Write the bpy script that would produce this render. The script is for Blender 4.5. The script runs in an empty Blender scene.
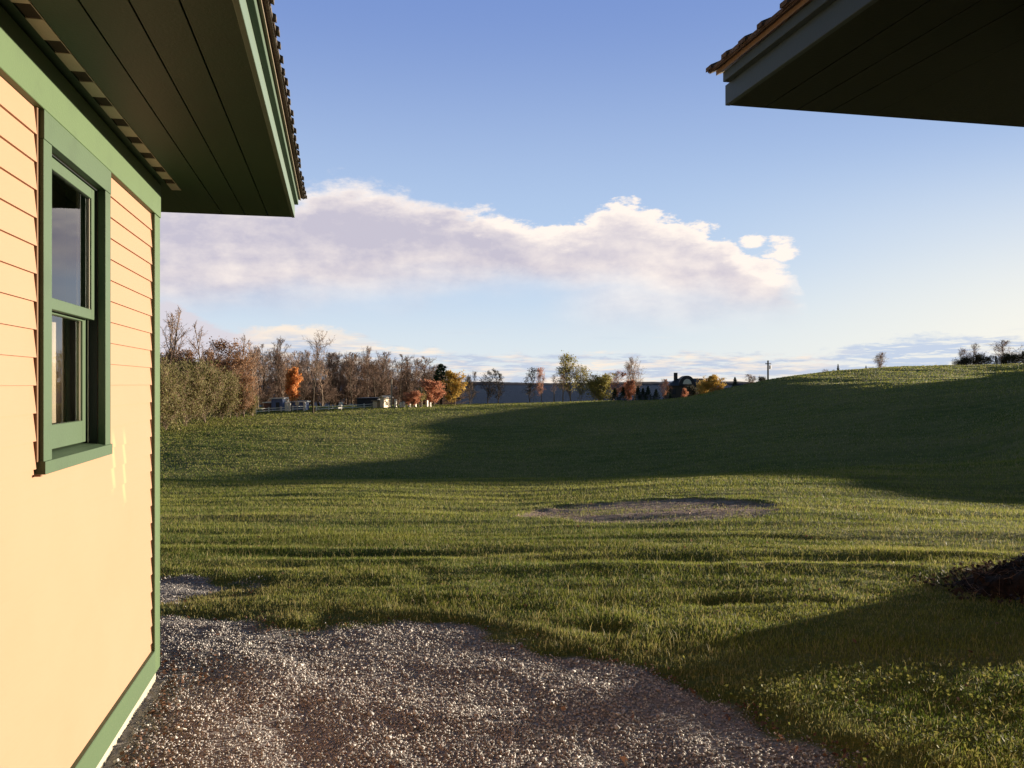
import bpy, math, random
import numpy as np
from mathutils import Vector, Matrix
R=math.radians
sc=bpy.context.scene
C=sc.collection
# ------------------------------------------------------------ camera
cam=bpy.data.cameras.new('camera'); camo=bpy.data.objects.new('camera',cam); C.objects.link(camo)
camo.location=(0,0,1.6); camo.rotation_euler=(R(90),0,0)
cam.sensor_width=36; cam.lens=36*835/1024; cam.clip_start=.05; cam.clip_end=40000
sc.camera=camo
sc.view_settings.view_transform='Standard'; sc.view_settings.look='None'
sc.view_settings.exposure=1.38; sc.view_settings.gamma=1; sc.view_settings.use_curve_mapping=False
# ------------------------------------------------------------ sun
SUN_EL=5.15; SUN_AZ=60.0      # azimuth clockwise from +Y
sl=bpy.data.lights.new('sun','SUN'); sl.energy=5.0; sl.angle=R(.5); sl.color=(1,.86,.66)
so=bpy.data.objects.new('sun',sl); C.objects.link(so)
sdir=Vector((math.sin(R(SUN_AZ))*math.cos(R(SUN_EL)),math.cos(R(SUN_AZ))*math.cos(R(SUN_EL)),math.sin(R(SUN_EL))))
so.rotation_euler=sdir.to_track_quat('Z','Y').to_euler()
so.location=(30,20,20)
# ------------------------------------------------------------ world: Nishita sky with procedural clouds laid out by compass direction
class NT:
    def __init__(s,tree): s.t=tree; s.n=tree.nodes; s.l=tree.links
    def new(s,typ,**k):
        n=s.n.new(typ)
        for a,b in k.items(): setattr(n,a,b)
        return n
    def put(s,sock,v):
        if isinstance(v,bpy.types.NodeSocket): s.l.new(v,sock)
        elif v is not None: sock.default_value=v
    def m(s,op,a,b=None,c=None,clamp=False):
        n=s.new('ShaderNodeMath',operation=op,use_clamp=clamp)
        for i,v in enumerate((a,b,c)):
            if v is not None: s.put(n.inputs[i],v)
        return n.outputs[0]
    def sm(s,v,a,b,x=0.0,y=1.0):
        n=s.new('ShaderNodeMapRange',interpolation_type='SMOOTHSTEP')
        s.put(n.inputs[0],v); s.put(n.inputs[1],a); s.put(n.inputs[2],b); s.put(n.inputs[3],x); s.put(n.inputs[4],y)
        return n.outputs[0]
    def noise(s,vec,scale,detail=6,rough=.55,dist=0.0):
        n=s.new('ShaderNodeTexNoise'); s.put(n.inputs['Vector'],vec); n.inputs['Scale'].default_value=scale
        n.inputs['Detail'].default_value=detail; n.inputs['Roughness'].default_value=rough; n.inputs['Distortion'].default_value=dist
        return n.outputs[0]
    def mix(s,f,a,b,typ='MIX'):
        n=s.new('ShaderNodeMix',data_type='RGBA',blend_type=typ)
        s.put(n.inputs[0],f)
        for i,v in ((6,a),(7,b)):
            if not isinstance(v,bpy.types.NodeSocket) and len(v)==3: v=(*v,1)
            s.put(n.inputs[i],v)
        return n.outputs[2]
    def comb(s,x,y,z):
        n=s.new('ShaderNodeCombineXYZ')
        for i,v in enumerate((x,y,z)): s.put(n.inputs[i],v)
        return n.outputs[0]
    def curve(s,v,pts,x0,x1,ymax):
        n=s.new('ShaderNodeFloatCurve'); c=n.mapping.curves[0]
        P=[((x-x0)/(x1-x0),y/ymax) for x,y in pts]
        while len(c.points)<len(P): c.points.new(.5,.5)
        for i,(x,y) in enumerate(P):
            c.points[i].location=(x,y); c.points[i].handle_type='AUTO_CLAMPED'
        n.mapping.update()
        mr=s.new('ShaderNodeMapRange'); s.put(mr.inputs[0],v); mr.inputs[1].default_value=x0; mr.inputs[2].default_value=x1
        s.put(n.inputs[1],mr.outputs[0])
        return s.m('MULTIPLY',n.outputs[0],ymax)
w=bpy.data.worlds.new('World'); sc.world=w; w.use_nodes=True
T=NT(w.node_tree)
for n in list(T.n): T.n.remove(n)
sky=T.new('ShaderNodeTexSky',sky_type='NISHITA'); sky.sun_disc=False
sky.sun_elevation=R(SUN_EL); sky.sun_rotation=R(SUN_AZ); sky.altitude=100; sky.air_density=1.0; sky.dust_density=.6; sky.ozone_density=2.0
tc=T.new('ShaderNodeTexCoord'); sep=T.new('ShaderNodeSeparateXYZ'); T.l.new(tc.outputs['Generated'],sep.inputs[0])
X,Y,Z=sep.outputs
az=T.m('MULTIPLY',T.m('ARCTAN2',X,Y),180/math.pi)
el=T.m('MULTIPLY',T.m('ARCSINE',Z),180/math.pi)
q=T.comb(az,T.m('MULTIPLY',el,1.5),0.0)
n1=T.m('SUBTRACT',T.noise(q,.11,8,.62),.5)
n2=T.m('SUBTRACT',T.noise(T.comb(T.m('ADD',az,40.0),T.m('MULTIPLY',el,2.4),3.0),.42,9,.64),.5)
soft=T.m('SUBTRACT',T.noise(T.comb(az,T.m('MULTIPLY',el,2.5),7.0),.09,4,.5),.5)
# main cloud bank
top=T.curve(az,[(-60,6),(-40,9),(-22.8,11.6),(-14.2,12.9),(-11.6,13.7),(-9,13.4),(-5.6,12.6),(-.8,11.6),(2.3,10.9),(5.3,11.5),(7.4,12.2),(9.4,11.9),(12.0,10.9),(14.4,9.7),(15.6,8.7),(17.4,8.0),(19.2,6.2),(19.6,4.5),(60,4)],-60,60,16)
bot=T.curve(az,[(-60,4),(-22.8,5.6),(-14,5.6),(-8,6.1),(0,6.3),(6,6.2),(12,5.3),(18,5.4),(60,6)],-60,60,16)
te_=T.m('ADD',top,T.m('ADD',T.m('MULTIPLY',n1,3.2),T.m('MULTIPLY',n2,3.4)))
dtop=T.m('SUBTRACT',te_,el)
right=T.sm(az,-4.0,6.0)
wtop=T.sm(az,-12.0,4.0,1.5,.35)
mt=T.sm(dtop,-.15,wtop)
dbot=T.m('SUBTRACT',el,T.m('ADD',bot,T.m('MULTIPLY',soft,4.5)))
mb=T.sm(dbot,-1.6,1.9)
main=T.m('MULTIPLY',mt,mb)
main=T.m('MULTIPLY',main,T.sm(T.m('ADD',az,T.m('MULTIPLY',n2,4.0)),20.0,17.6))
# thin veil falling below the right half
veil=T.m('MULTIPLY',T.m('MULTIPLY',T.sm(az,1.0,8.0),T.sm(az,20.5,15.0)),T.m('MULTIPLY',T.sm(T.m('ADD',el,T.m('MULTIPLY',soft,4.0)),2.6,6.5),T.sm(dtop,.3,1.6)))
veil=T.m('MULTIPLY',veil,.55)
main=T.m('MAXIMUM',main,veil)
# two small bright puffs ahead of the bank
def puff(a0,e0,ra,re):
    dx=T.m('DIVIDE',T.m('SUBTRACT',az,a0),ra); dy=T.m('DIVIDE',T.m('SUBTRACT',el,e0),re)
    d=T.m('SQRT',T.m('ADD',T.m('MULTIPLY',dx,dx),T.m('MULTIPLY',dy,dy)))
    return T.sm(T.m('ADD',d,T.m('MULTIPLY',n2,4.5)),1.15,.45)
main=T.m('MAXIMUM',main,T.m('MAXIMUM',puff(16.0,9.3,.75,.38),puff(17.8,8.5,1.0,.8)))
# low cloud bank along the horizon
lt=T.curve(az,[(-60,6),(-26,5.6),(-22.6,5.5),(-21,4.7),(-19,3.9),(-17,3.6),(-14.5,4.0),(-12,3.8),(-9.5,3.1),(-7,2.4),(-2,2.3),(6,2.3),(12,2.1),(20,2.2),(24,2.9),(28,3.0),(32,2.7),(60,3)],-60,60,8)
dl=T.m('SUBTRACT',T.m('ADD',lt,T.m('ADD',T.m('MULTIPLY',n2,2.0),T.m('MULTIPLY',n1,1.0))),el)
low=T.sm(dl,-.05,.45)
strk=T.noise(T.comb(T.m('MULTIPLY',az,.34),T.m('MULTIPLY',el,3.2),9.0),1.25,8,.66,.4)
leftc=T.sm(az,-8.0,-13.0)
low=T.m('MULTIPLY',low,T.m('MAXIMUM',T.m('MULTIPLY',leftc,.92),T.sm(strk,.40,.52,.12,.95)))
wisps=T.m('MULTIPLY',T.m('MULTIPLY',T.sm(T.noise(T.comb(T.m('MULTIPLY',az,.2),T.m('MULTIPLY',el,3.0),21.0),.6,6,.6),.56,.75),T.sm(el,4.5,2.5)),.35)
low=T.m('MAXIMUM',low,wisps)
# tones of the clouds
rel=T.m('SUBTRACT',T.noise(T.comb(T.m('ADD',az,.9),T.m('ADD',T.m('MULTIPLY',el,1.5),.9),0.0),.11,8,.62),T.noise(q,.11,8,.62))
shd=T.noise(T.comb(T.m('MULTIPLY',az,.5),T.m('MULTIPLY',el,1.6),31.0),.16,6,.55)
lit=T.m('ADD',T.m('MULTIPLY',rel,-2.4),T.m('ADD',T.sm(dtop,2.2,.1,0.0,.85),T.m('MULTIPLY',T.sm(shd,.38,.68),.55)))
lit=T.m('ADD',lit,T.m('MULTIPLY',T.sm(az,-8.0,8.0),.30),clamp=True)
K=.388
def c(*v): return tuple(x*K for x in v)
SH=c(.58,.55,.65); LI=c(1.05,.94,.86); 
ccol=T.mix(lit,SH,LI)
sh2=T.noise(T.comb(T.m('MULTIPLY',az,.3),T.m('MULTIPLY',el,2.4),50.0),.8,6,.6)
lcol=T.mix(T.sm(sh2,.42,.62),c(.55,.62,.76),c(.98,.86,.74))
lcol=T.mix(T.m('MULTIPLY',leftc,T.sm(dl,1.6,.2)),lcol,c(1.0,.86,.72))
lcol=T.mix(T.m('MULTIPLY',leftc,T.sm(az,-16.0,-19.0)),lcol,c(.72,.68,.74))
lcol=T.mix(T.m('MULTIPLY',T.sm(az,18.0,24.0),T.sm(az,34.0,27.0)),lcol,c(.55,.64,.80))
SKYK=0.05
skc=T.mix(1.0,sky.outputs[0],(SKYK,SKYK,SKYK),'MULTIPLY')
# clear-sky tint (kept next to the Nishita sky: deeper blue overhead, pale near the horizon)
gr=T.mix(T.sm(el,0.0,9.0),c(.80,.88,.93),c(.52,.68,.92)); gr=T.mix(T.sm(el,6.0,27.0),gr,c(.20,.315,.68))
gr=T.mix(T.m('MULTIPLY',T.sm(az,2.0,40.0),T.sm(el,16.0,2.0)),gr,c(.97,.95,.88))
skc=T.mix(T.m('MULTIPLY',T.m('MULTIPLY',T.sm(el,42.0,26.0),T.sm(T.m('ABSOLUTE',az),95.0,42.0)),.9),skc,gr)
colr=T.mix(main,skc,ccol)
colr=T.mix(low,colr,lcol)
bg=T.new('ShaderNodeBackground'); T.l.new(colr,bg.inputs[0]); bg.inputs[1].default_value=1.0
ow=T.new('ShaderNodeOutputWorld'); T.l.new(bg.outputs[0],ow.inputs[0])

# ---- terrain control points: (px,py,depth) readings turned into world heights
F=835.0; HZ=384.0; EYE=1.6
CP=[ # px,py,D  (visible surface)
(0,480,20),(160,480,20),(350,480,20),(512,479,20),(650,478,20.5),(760,474,22),(870,468,23),(1024,460,24),
(160,530,10),(512,530,10),(1024,530,10),(160,497,15),(512,497,15),(1024,495,15),
(0,480,60),(160,473,60),(350,468,60),(512,469,60),(600,462,60),(696,455,60),(780,448,55),(870,446,52),(1024,440,45),
(0,452,80),(160,448,80),(350,444,80),(512,444,82),(600,438,80),(696,430,80),(780,422,78),(870,418,72),(1024,410,62),
(0,430,105),(160,428,105),(350,424,105),(512,425,105),(600,420,107),(696,410,110),(780,398,110),(870,392,100),(1024,391,76),(1024,386,88),(930,390,88),(1024,380,98),(940,383,103),(1024,374,125),(1024,370.5,145),(940,376,135),
(0,417,130),(160,416,130),(350,411,135),(512,411,130),(600,408,135),(696,396,145),(780,378,145),(740,386,140),(825,374,150),(870,369,160),(840,372.5,185),(900,367.5,185),(790,377.5,180),(870,380,125),(1024,363.5,190),(940,366,175),
(350,407,155),(512,403,165),(600,401,170),(0,412,160),(160,411,160),
]
Z3=[ # az deg, r, z   extra
]
def build():
    P=[];Z=[]
    for px,py,D in CP:
        X=(px-512)/F*D; P.append((math.degrees(math.atan2(X,D)),math.hypot(X,D)));Z.append(EYE-(py-HZ)/F*D)
    for a in range(-180,180,20):
        P.append((a,3.0));Z.append(0.0);P.append((a,6.0));Z.append(0.0)
    # behind camera and sides
    for a in (-180,-150,-120,-90,90,120,150,180):
        P.append((a,20));Z.append(0.1 if a<0 else .2)
        P.append((a,60));Z.append(0.3 if a<0 else 0.5)
        P.append((a,160));Z.append(0.5)
    for a,z in ((-60,-1),(-45,-1.0)):
        P.append((a,25));Z.append(z);P.append((a,60));Z.append(-3.5);P.append((a,150));Z.append(-3.5)
    # dip hidden
    for px in (0,160,350,512,650,760): 
        D=35;X=(px-512)/F*D;P.append((math.degrees(math.atan2(X,D)),math.hypot(X,D)));Z.append(-3.15)
    for px,z in ((870,-2.3),(1024,-1.6)):
        D=34;X=(px-512)/F*D;P.append((math.degrees(math.atan2(X,D)),math.hypot(X,D)));Z.append(z)
    for a,r,z in Z3: P.append((a,r));Z.append(z+r*math.cos(math.radians(a))*4.0/F)
    P=np.array(P,float);Z=np.array(Z,float)
    return P,Z
Z3+= [ # off-frame hill on the right: az,r,z
 (42,26,.5),(42,34,1.35),(42,47,2.3),(42,62,4.1),(42,80,5.9),(42,100,6.6),(42,122,5.4), 
 (36,34,-0.2),(36,60,2.0),(36,85,2.4),(36,105,2.2),(40,130,4.9),
 (55,30,0.3),(55,50,1.2),(55,80,2.6),(55,130,3),
 (75,30,0.2),(75,60,0.8),(75,110,1.5),(37.5,142,6.3),(36,168,5.0),(38,180,5.6),(42,195,5.0),(20,330,-12),(0,330,-14),(-20,330,-14),(42,155,5.2),
 (31,220,5.0),(23,220,3.2),(18,220,0.6),(12,220,-5),(0,220,-6),(-10,220,-6),(-25,220,-4),(-40,220,-3),(45,230,4),
 (12,180,-2.7),(6,190,-4.2),(0,185,-4.2),
]
def uv(a,r):
    # log radius
    return np.stack([np.asarray(a)/14.0, np.log(np.asarray(r))*2.2],-1)
_W=None
def fit():
    global _W,_U
    P,Z=build();U=uv(P[:,0],P[:,1])
    d=np.linalg.norm(U[:,None]-U[None],axis=-1)
    def phi(d): return np.where(d>0,d*d*np.log(d+1e-12),0)
    n=len(U);A=np.zeros((n+3,n+3));A[:n,:n]=phi(d)+np.eye(n)*0.01;A[:n,n]=1;A[:n,n+1:]=U;A[n,:n]=1;A[n+1:,:n]=U.T
    b=np.zeros(n+3);b[:n]=Z
    _W=np.linalg.solve(A,b);_U=U
def Hs(x,y):
    if _W is None: fit()
    x=np.asarray(x,float);y=np.asarray(y,float);sh=x.shape;x=x.ravel();y=y.ravel()
    out=np.empty(len(x));
    for i in range(0,len(x),20000):
        xx=x[i:i+20000];yy=y[i:i+20000]
        r=np.maximum(np.hypot(xx,yy),3.0);a=np.degrees(np.arctan2(xx,yy))
        q=uv(a,r);d=np.linalg.norm(q[:,None]-_U[None],axis=-1)
        v=np.where(d>0,d*d*np.log(d+1e-12),0)@_W[:len(_U)]+_W[len(_U)]+q@_W[len(_U)+1:]
        out[i:i+20000]=v
    return out.reshape(sh)

# ------------------------------------------------------------ numeric noise
_rs=np.random.RandomState(5); _TAB=_rs.rand(256,256)*2-1
def vnoise(x,y):
    xi=np.floor(x).astype(np.int64); yi=np.floor(y).astype(np.int64); u=x-xi; v=y-yi
    u=u*u*(3-2*u); v=v*v*(3-2*v); a=xi&255; b=yi&255; a1=(xi+1)&255; b1=(yi+1)&255
    return (_TAB[b,a]*(1-u)+_TAB[b,a1]*u)*(1-v)+(_TAB[b1,a]*(1-u)+_TAB[b1,a1]*u)*v
def fbm(x,y,o=4,g=.5):
    s=0;k=1.0
    for i in range(o):
        s=s+k*vnoise(x*2**i+17.3*i,y*2**i+9.1*i); k*=g
    return s
def sstep(v,a,b):
    t=np.clip((v-a)/(b-a),0,1); return t*t*(3-2*t)
# ------------------------------------------------------------ ground zones
GRAVEL=np.array([(-7,6.3),(-3,6.2),(-2.4,5.85),(-1.77,5.5),(-1.25,5.55),(-.75,5.5),(-.28,5.45),(.05,5.15),(.34,4.95),(.62,4.8),(.93,4.62),(1.03,4.38),(1.14,4.15),(1.15,3.8),(1.32,3.48),(1.55,3.1),(1.75,2.7),(1.8,1.5),(1.8,-9),(-7,-9)])
def in_poly(x,y,P):
    ins=np.zeros(x.shape,bool); n=len(P)
    for i in range(n):
        x0,y0=P[i]; x1,y1=P[(i+1)%n]
        if y0==y1: continue
        cnd=((y0>y)!=(y1>y))&(x<(x1-x0)*(y-y0)/(y1-y0)+x0); ins^=cnd
    return ins
def seg_dist(x,y,P):
    d=np.full(x.shape,1e9)
    for i in range(len(P)):
        a=P[i]; b=P[(i+1)%len(P)]; ab=b-a; t=np.clip(((x-a[0])*ab[0]+(y-a[1])*ab[1])/(ab@ab),0,1)
        d=np.minimum(d,np.hypot(x-a[0]-t*ab[0],y-a[1]-t*ab[1]))
    return d
def gravel_sd(x,y):      # >0 inside gravel, metres from its ragged edge
    wob=.16*fbm(x*2.2,y*2.2,3)
    d=seg_dist(x,y,GRAVEL); s=np.where(in_poly(x,y,GRAVEL),d,-d)+wob
    # small separate patch of gravel by the house corner
    p=.40-np.hypot((x+3.0)/.72,(y-6.45)/.45)*.40+.16*fbm(x*3,y*3,3)
    return np.maximum(s,np.where(y<8.6,p,-1))
# bare patch in the lawn
PX,PY_=1.95,11.75
def patch_r(x,y): return np.hypot((x-PX)/1.72,(y-PY_)/1.4)+.13*fbm(x*1.4,y*1.8,4)
def blob(x,y,cx,cy,rx,ry): return np.exp(-((x-cx)/rx)**2-((y-cy)/ry)**2)
def relief(x,y):
    r=np.hypot(x,y)
    near=sstep(r,5.0,7.0)*(1-sstep(r,30,60))
    far=sstep(r,30,60)
    z=near*(.016*fbm(x*.20,y*1.7,4,.6)+.012*fbm(x*.12+3,y*.42,2)+.015*fbm(x*.55,y*3.8,3))
    z=z+far*(.05*fbm(x*.1,y*.22,4,.6)+.03*fbm(x*.7,y*.9,3,.6))
    hill=sstep(x,25,45)*far
    z=z+hill*(.10*fbm(x*.12+9,y*.12,3,.6))
    z=z+.012*fbm(x*3,y*3,3)*(r<8)
    # patch: sunken bed with a raised far rim
    pr=patch_r(x,y)
    z=z-.025*sstep(pr,1.08,.85)+.03*np.exp(-((pr-1.12)/.10)**2)*sstep(y,PY_-.3,PY_+.8)
    # old ruts and hollows in the lawn
    z=z-.05*blob(x,y,-1.2,8.0,1.7,.22)-.045*blob(x,y,1.9,7.6,2.2,.16)-.04*blob(x,y,-3.4,8.6,1.6,.18)
    z=z-.05*blob(x,y,.58,5.35,.20,.13)-.06*blob(x,y,1.55,6.1,.28,.12)
    z=z+.03*blob(x,y,-1.2,7.6,1.9,.18)+.03*blob(x,y,2.2,7.25,2.2,.15)
    z=z+.03*sstep(gravel_sd(x,y),-.0,-.25)*(r<12)
    return z
def H0(x,y):
    r=np.hypot(x,y); z=Hs(x,y)
    k=sstep(r,290,420)
    return z*(1-k)+(-13.0)*k+relief(x,y)
# ------------------------------------------------------------ materials
MATS={}
def P(name,col=(.5,.5,.5),rough=.8,metal=0,spec=.3,nodes=None):
    if name in MATS: return MATS[name]
    m=bpy.data.materials.new(name); m.use_nodes=True; t=NT(m.node_tree); b=t.n['Principled BSDF']
    b.inputs['Base Color'].default_value=(*col,1); b.inputs['Roughness'].default_value=rough
    b.inputs['Metallic'].default_value=metal; b.inputs['Specular IOR Level'].default_value=spec
    if nodes: nodes(t,b)
    MATS[name]=m; return m
def objco(t): return t.new('ShaderNodeTexCoord').outputs['Object']
def bump(t,b,h,s,d=.01):
    n=t.new('ShaderNodeBump'); n.inputs['Strength'].default_value=s; n.inputs['Distance'].default_value=d
    t.l.new(h,n.inputs['Height']); t.l.new(n.outputs[0],b.inputs['Normal'])
def painted(name,col,dirt=(.35,.25,.14),amt=.25,scale=6,worn=None,grain=(1,1,1)):
    def f(t,b):
        co=objco(t); mp=t.new('ShaderNodeMapping'); mp.inputs['Scale'].default_value=grain; t.l.new(co,mp.inputs[0]); v=mp.outputs[0]
        n=t.noise(v,scale,6,.6); k=t.sm(n,.45,.8,0,amt)
        c1=t.mix(k,col,dirt)
        n3=t.noise(v,1.3,3,.5); c1=t.mix(t.sm(n3,.3,.7,0,.25),c1,tuple(x*.86 for x in col))
        if worn:
            n2=t.noise(v,scale*4,6,.7); c1=t.mix(t.sm(n2,worn[1],worn[1]+.06),c1,worn[0])
        t.l.new(c1,b.inputs['Base Color'])
        bump(t,b,t.noise(v,90,4,.6),.25,.004)
    return P(name,col,.55,0,.35,f)
M_SID=painted('cream clapboard paint',(.345,.193,.118),(.28,.165,.10),.30,3.5)
M_CAS=painted('sage green casing paint',(.054,.092,.047),(.03,.05,.028),.35,7)
M_GRN=painted('sage green trim paint',(.074,.120,.050),(.04,.065,.03),.35,7)
M_GRNB=painted('peeling green base paint',(.064,.106,.048),(.06,.09,.045),.3,7,((.4,.36,.26),.68))
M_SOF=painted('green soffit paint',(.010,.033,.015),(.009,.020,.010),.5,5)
M_DSOF=painted('dark soffit and jamb shade',(.003,.009,.009),(.003,.006,.006),.5,5)
M_TRIMD=painted('dark green fascia paint',(.045,.08,.045),(.03,.05,.03),.3,6)
M_PALEG=painted('pale green fascia paint',(.085,.13,.095),(.05,.07,.05),.3,6)
M_GREY=painted('slate green fascia paint',(.035,.064,.075),(.025,.042,.045),.3,6)
M_WOOD=painted('weathered roof deck wood',(.20,.16,.11),(.2,.12,.06),.5,12)
M_STAIN=painted('brown stained wood',(.16,.085,.045),(.08,.04,.02),.5,12)
M_CONC=painted('pale foundation',(.42,.38,.3),(.2,.16,.1),.5,9)
M_VENT=painted('pale vent strip',(.40,.36,.28),(.2,.17,.12),.4,9)
M_VENTD=P('dark vent mesh',(.03,.022,.016),.9)
M_TRACK=P('white window track',(.62,.60,.48),.5)
M_ROOM=P('dark room interior',(.06,.055,.05),.9)
M_CURT=P('brown curtain',(.50,.40,.32),.9)
def shing(t,b):
    co=objco(t); n=t.noise(co,260,2,.5); m=t.noise(co,3,4,.6)
    t.l.new(t.mix(t.sm(n,.35,.65),(.05,.04,.035),t.mix(t.sm(m,.3,.7),(.19,.165,.14),(.12,.108,.098))),b.inputs['Base Color']); bump(t,b,n,.6,.003)
M_SHI=P('brown asphalt shingle',(.12,.09,.07),.95,0,.1,shing)
def glassf():
    m=bpy.data.materials.new('window glass'); m.use_nodes=True; t=NT(m.node_tree)
    for n in list(t.n): t.n.remove(n)
    fr=t.new('ShaderNodeFresnel'); fr.inputs[0].default_value=2.1
    tr=t.new('ShaderNodeBsdfTransparent'); tr.inputs[0].default_value=(.8,.83,.8,1)
    gl=t.new('ShaderNodeBsdfGlossy'); gl.inputs['Roughness'].default_value=.01; gl.inputs[0].default_value=(.9,.92,.95,1)
    mx=t.new('ShaderNodeMixShader'); t.l.new(fr.outputs[0],mx.inputs[0]); t.l.new(tr.outputs[0],mx.inputs[1]); t.l.new(gl.outputs[0],mx.inputs[2])
    o=t.new('ShaderNodeOutputMaterial'); t.l.new(mx.outputs[0],o.inputs[0]); return m
M_GLASS=glassf()
# ------------------------------------------------------------ mesh helpers
def np_mesh(name,verts,faces,mat,smooth=False,attrs=None):
    """faces: (n,k) array, or a list of such arrays"""
    me=bpy.data.meshes.new(name); verts=np.asarray(verts,np.float32)
    fl=faces if isinstance(faces,list) else [faces]
    fl=[np.asarray(f,np.int32) for f in fl if len(f)]
    me.vertices.add(len(verts)); me.vertices.foreach_set('co',verts.ravel())
    tot=sum(f.size for f in fl); nf=sum(len(f) for f in fl)
    me.loops.add(tot); me.polygons.add(nf)
    me.loops.foreach_set('vertex_index',np.concatenate([f.ravel() for f in fl]))
    ks=np.concatenate([np.full(len(f),f.shape[1],np.int32) for f in fl]); st=np.concatenate([[0],np.cumsum(ks)[:-1]]).astype(np.int32)
    me.polygons.foreach_set('loop_start',st)
    if smooth: me.polygons.foreach_set('use_smooth',np.ones(nf,bool))
    for k,v in (attrs or {}).items():
        v=np.asarray(v,np.float32)
        if v.ndim==1: a=me.attributes.new(k,'FLOAT','POINT'); a.data.foreach_set('value',v)
        else: a=me.attributes.new(k,'FLOAT_COLOR','POINT'); a.data.foreach_set('color',np.concatenate([v,np.ones((len(v),1),np.float32)],1).ravel())
    me.update(calc_edges=True)
    if mat: me.materials.append(mat)
    return me
def link(name,me,parent=None,loc=None):
    o=bpy.data.objects.new(name,me); C.objects.link(o)
    if parent: o.parent=parent
    if loc is not None: o.location=loc
    return o
def tag(o,label=None,cat=None,group=None,kind=None):
    if label: o['label']=label
    if cat: o['category']=cat
    if group: o['group']=group
    if kind: o['kind']=kind
    return o
def empty(name,loc,rz=0,**k):
    o=bpy.data.objects.new(name,None); C.objects.link(o); o.location=loc; o.rotation_euler=(0,0,rz); o.empty_display_size=.2
    return tag(o,**k)
class MB:
    def __init__(s): s.v=[]; s.f=[]
    def add(s,v,f):
        n=len(s.v); s.v+=[tuple(p) for p in v]; s.f+=[tuple(i+n for i in q) for q in f]
    def box(s,a,b):
        x0,y0,z0=a;x1,y1,z1=b
        x0,x1=sorted((x0,x1));y0,y1=sorted((y0,y1));z0,z1=sorted((z0,z1))
        s.add([(x0,y0,z0),(x1,y0,z0),(x1,y1,z0),(x0,y1,z0),(x0,y0,z1),(x1,y0,z1),(x1,y1,z1),(x0,y1,z1)],
              [(0,3,2,1),(4,5,6,7),(0,1,5,4),(1,2,6,5),(2,3,7,6),(3,0,4,7)])
    def prism(s,prof,y0,y1):     # prof: list of (x,z), extruded along y
        n=len(prof); s.add([(x,y0,z) for x,z in prof]+[(x,y1,z) for x,z in prof],
              [tuple(range(n)),tuple(range(2*n-1,n-1,-1))]+[(i,i+n,(i+1)%n+n,(i+1)%n) for i in range(n)])
    def tube(s,a,b,r0,r1,n=8):
        a=Vector(a);b=Vector(b);d=(b-a).normalized();u=d.orthogonal().normalized();w_=d.cross(u)
        v=[a+(u*math.cos(2*math.pi*i/n)+w_*math.sin(2*math.pi*i/n))*r0 for i in range(n)]+[b+(u*math.cos(2*math.pi*i/n)+w_*math.sin(2*math.pi*i/n))*r1 for i in range(n)]
        s.add(v,[(i,(i+1)%n,(i+1)%n+n,i+n) for i in range(n)]+[tuple(range(n-1,-1,-1)),tuple(range(n,2*n))])
    def build(s,name,mat,parent=None,bev=0,loc=None):
        me=bpy.data.meshes.new(name); me.from_pydata(s.v,[],s.f); me.update(); me.materials.append(mat)
        import bmesh
        bm=bmesh.new(); bm.from_mesh(me); bmesh.ops.recalc_face_normals(bm,faces=bm.faces)
        if bev: bmesh.ops.bevel(bm,geom=list(bm.edges),offset=bev,segments=1,affect='EDGES')
        bm.to_mesh(me); bm.free()
        return link(name,me,parent,loc)
# ------------------------------------------------------------ terrain mesh
angs=np.concatenate([np.arange(-180,-44,3.0),np.arange(-44,44,.11),np.arange(44,180.1,3.0)])
rads=np.geomspace(1.3,440,820)
A_,R_=np.meshgrid(np.radians(angs),rads)
TX=R_*np.sin(A_); TY=R_*np.cos(A_)
print('terrain grid',TX.shape)
# large shape on a coarser grid, then interpolated; small relief at full resolution
ca=np.concatenate([np.arange(-180,-44,6.0),np.arange(-44,44,1.0),np.arange(44,186,6.0)]); cr=np.geomspace(1.2,450,150)
CA,CR=np.meshgrid(ca,cr); CZ=Hs(CR*np.sin(np.radians(CA)),CR*np.cos(np.radians(CA)))
def Hbig(x,y):
    a=np.degrees(np.arctan2(x,y)); r=np.clip(np.hypot(x,y),1.2,449)
    fi=np.interp(a,ca,np.arange(len(ca))); fj=np.log(r/1.2)/math.log(450/1.2)*(len(cr)-1)
    i=np.minimum(fi.astype(int),len(ca)-2); j=np.minimum(fj.astype(int),len(cr)-2); u=fi-i; v=fj-j
    return CZ[j,i]*(1-u)*(1-v)+CZ[j,i+1]*u*(1-v)+CZ[j+1,i]*(1-u)*v+CZ[j+1,i+1]*u*v
def H(x,y):
    x=np.asarray(x,float); y=np.asarray(y,float); r=np.hypot(x,y); k=sstep(r,290,420)
    return Hbig(x,y)*(1-k)-13.0*k+relief(x,y)
TZ=H(TX,TY)
nr,na=TX.shape
V=np.stack([TX.ravel(),TY.ravel(),TZ.ravel()],1)
idx=np.arange(nr*na).reshape(nr,na)
Fq=np.stack([idx[:-1,:-1],idx[:-1,1:],idx[1:,1:],idx[1:,:-1]],-1).reshape(-1,4)
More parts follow.
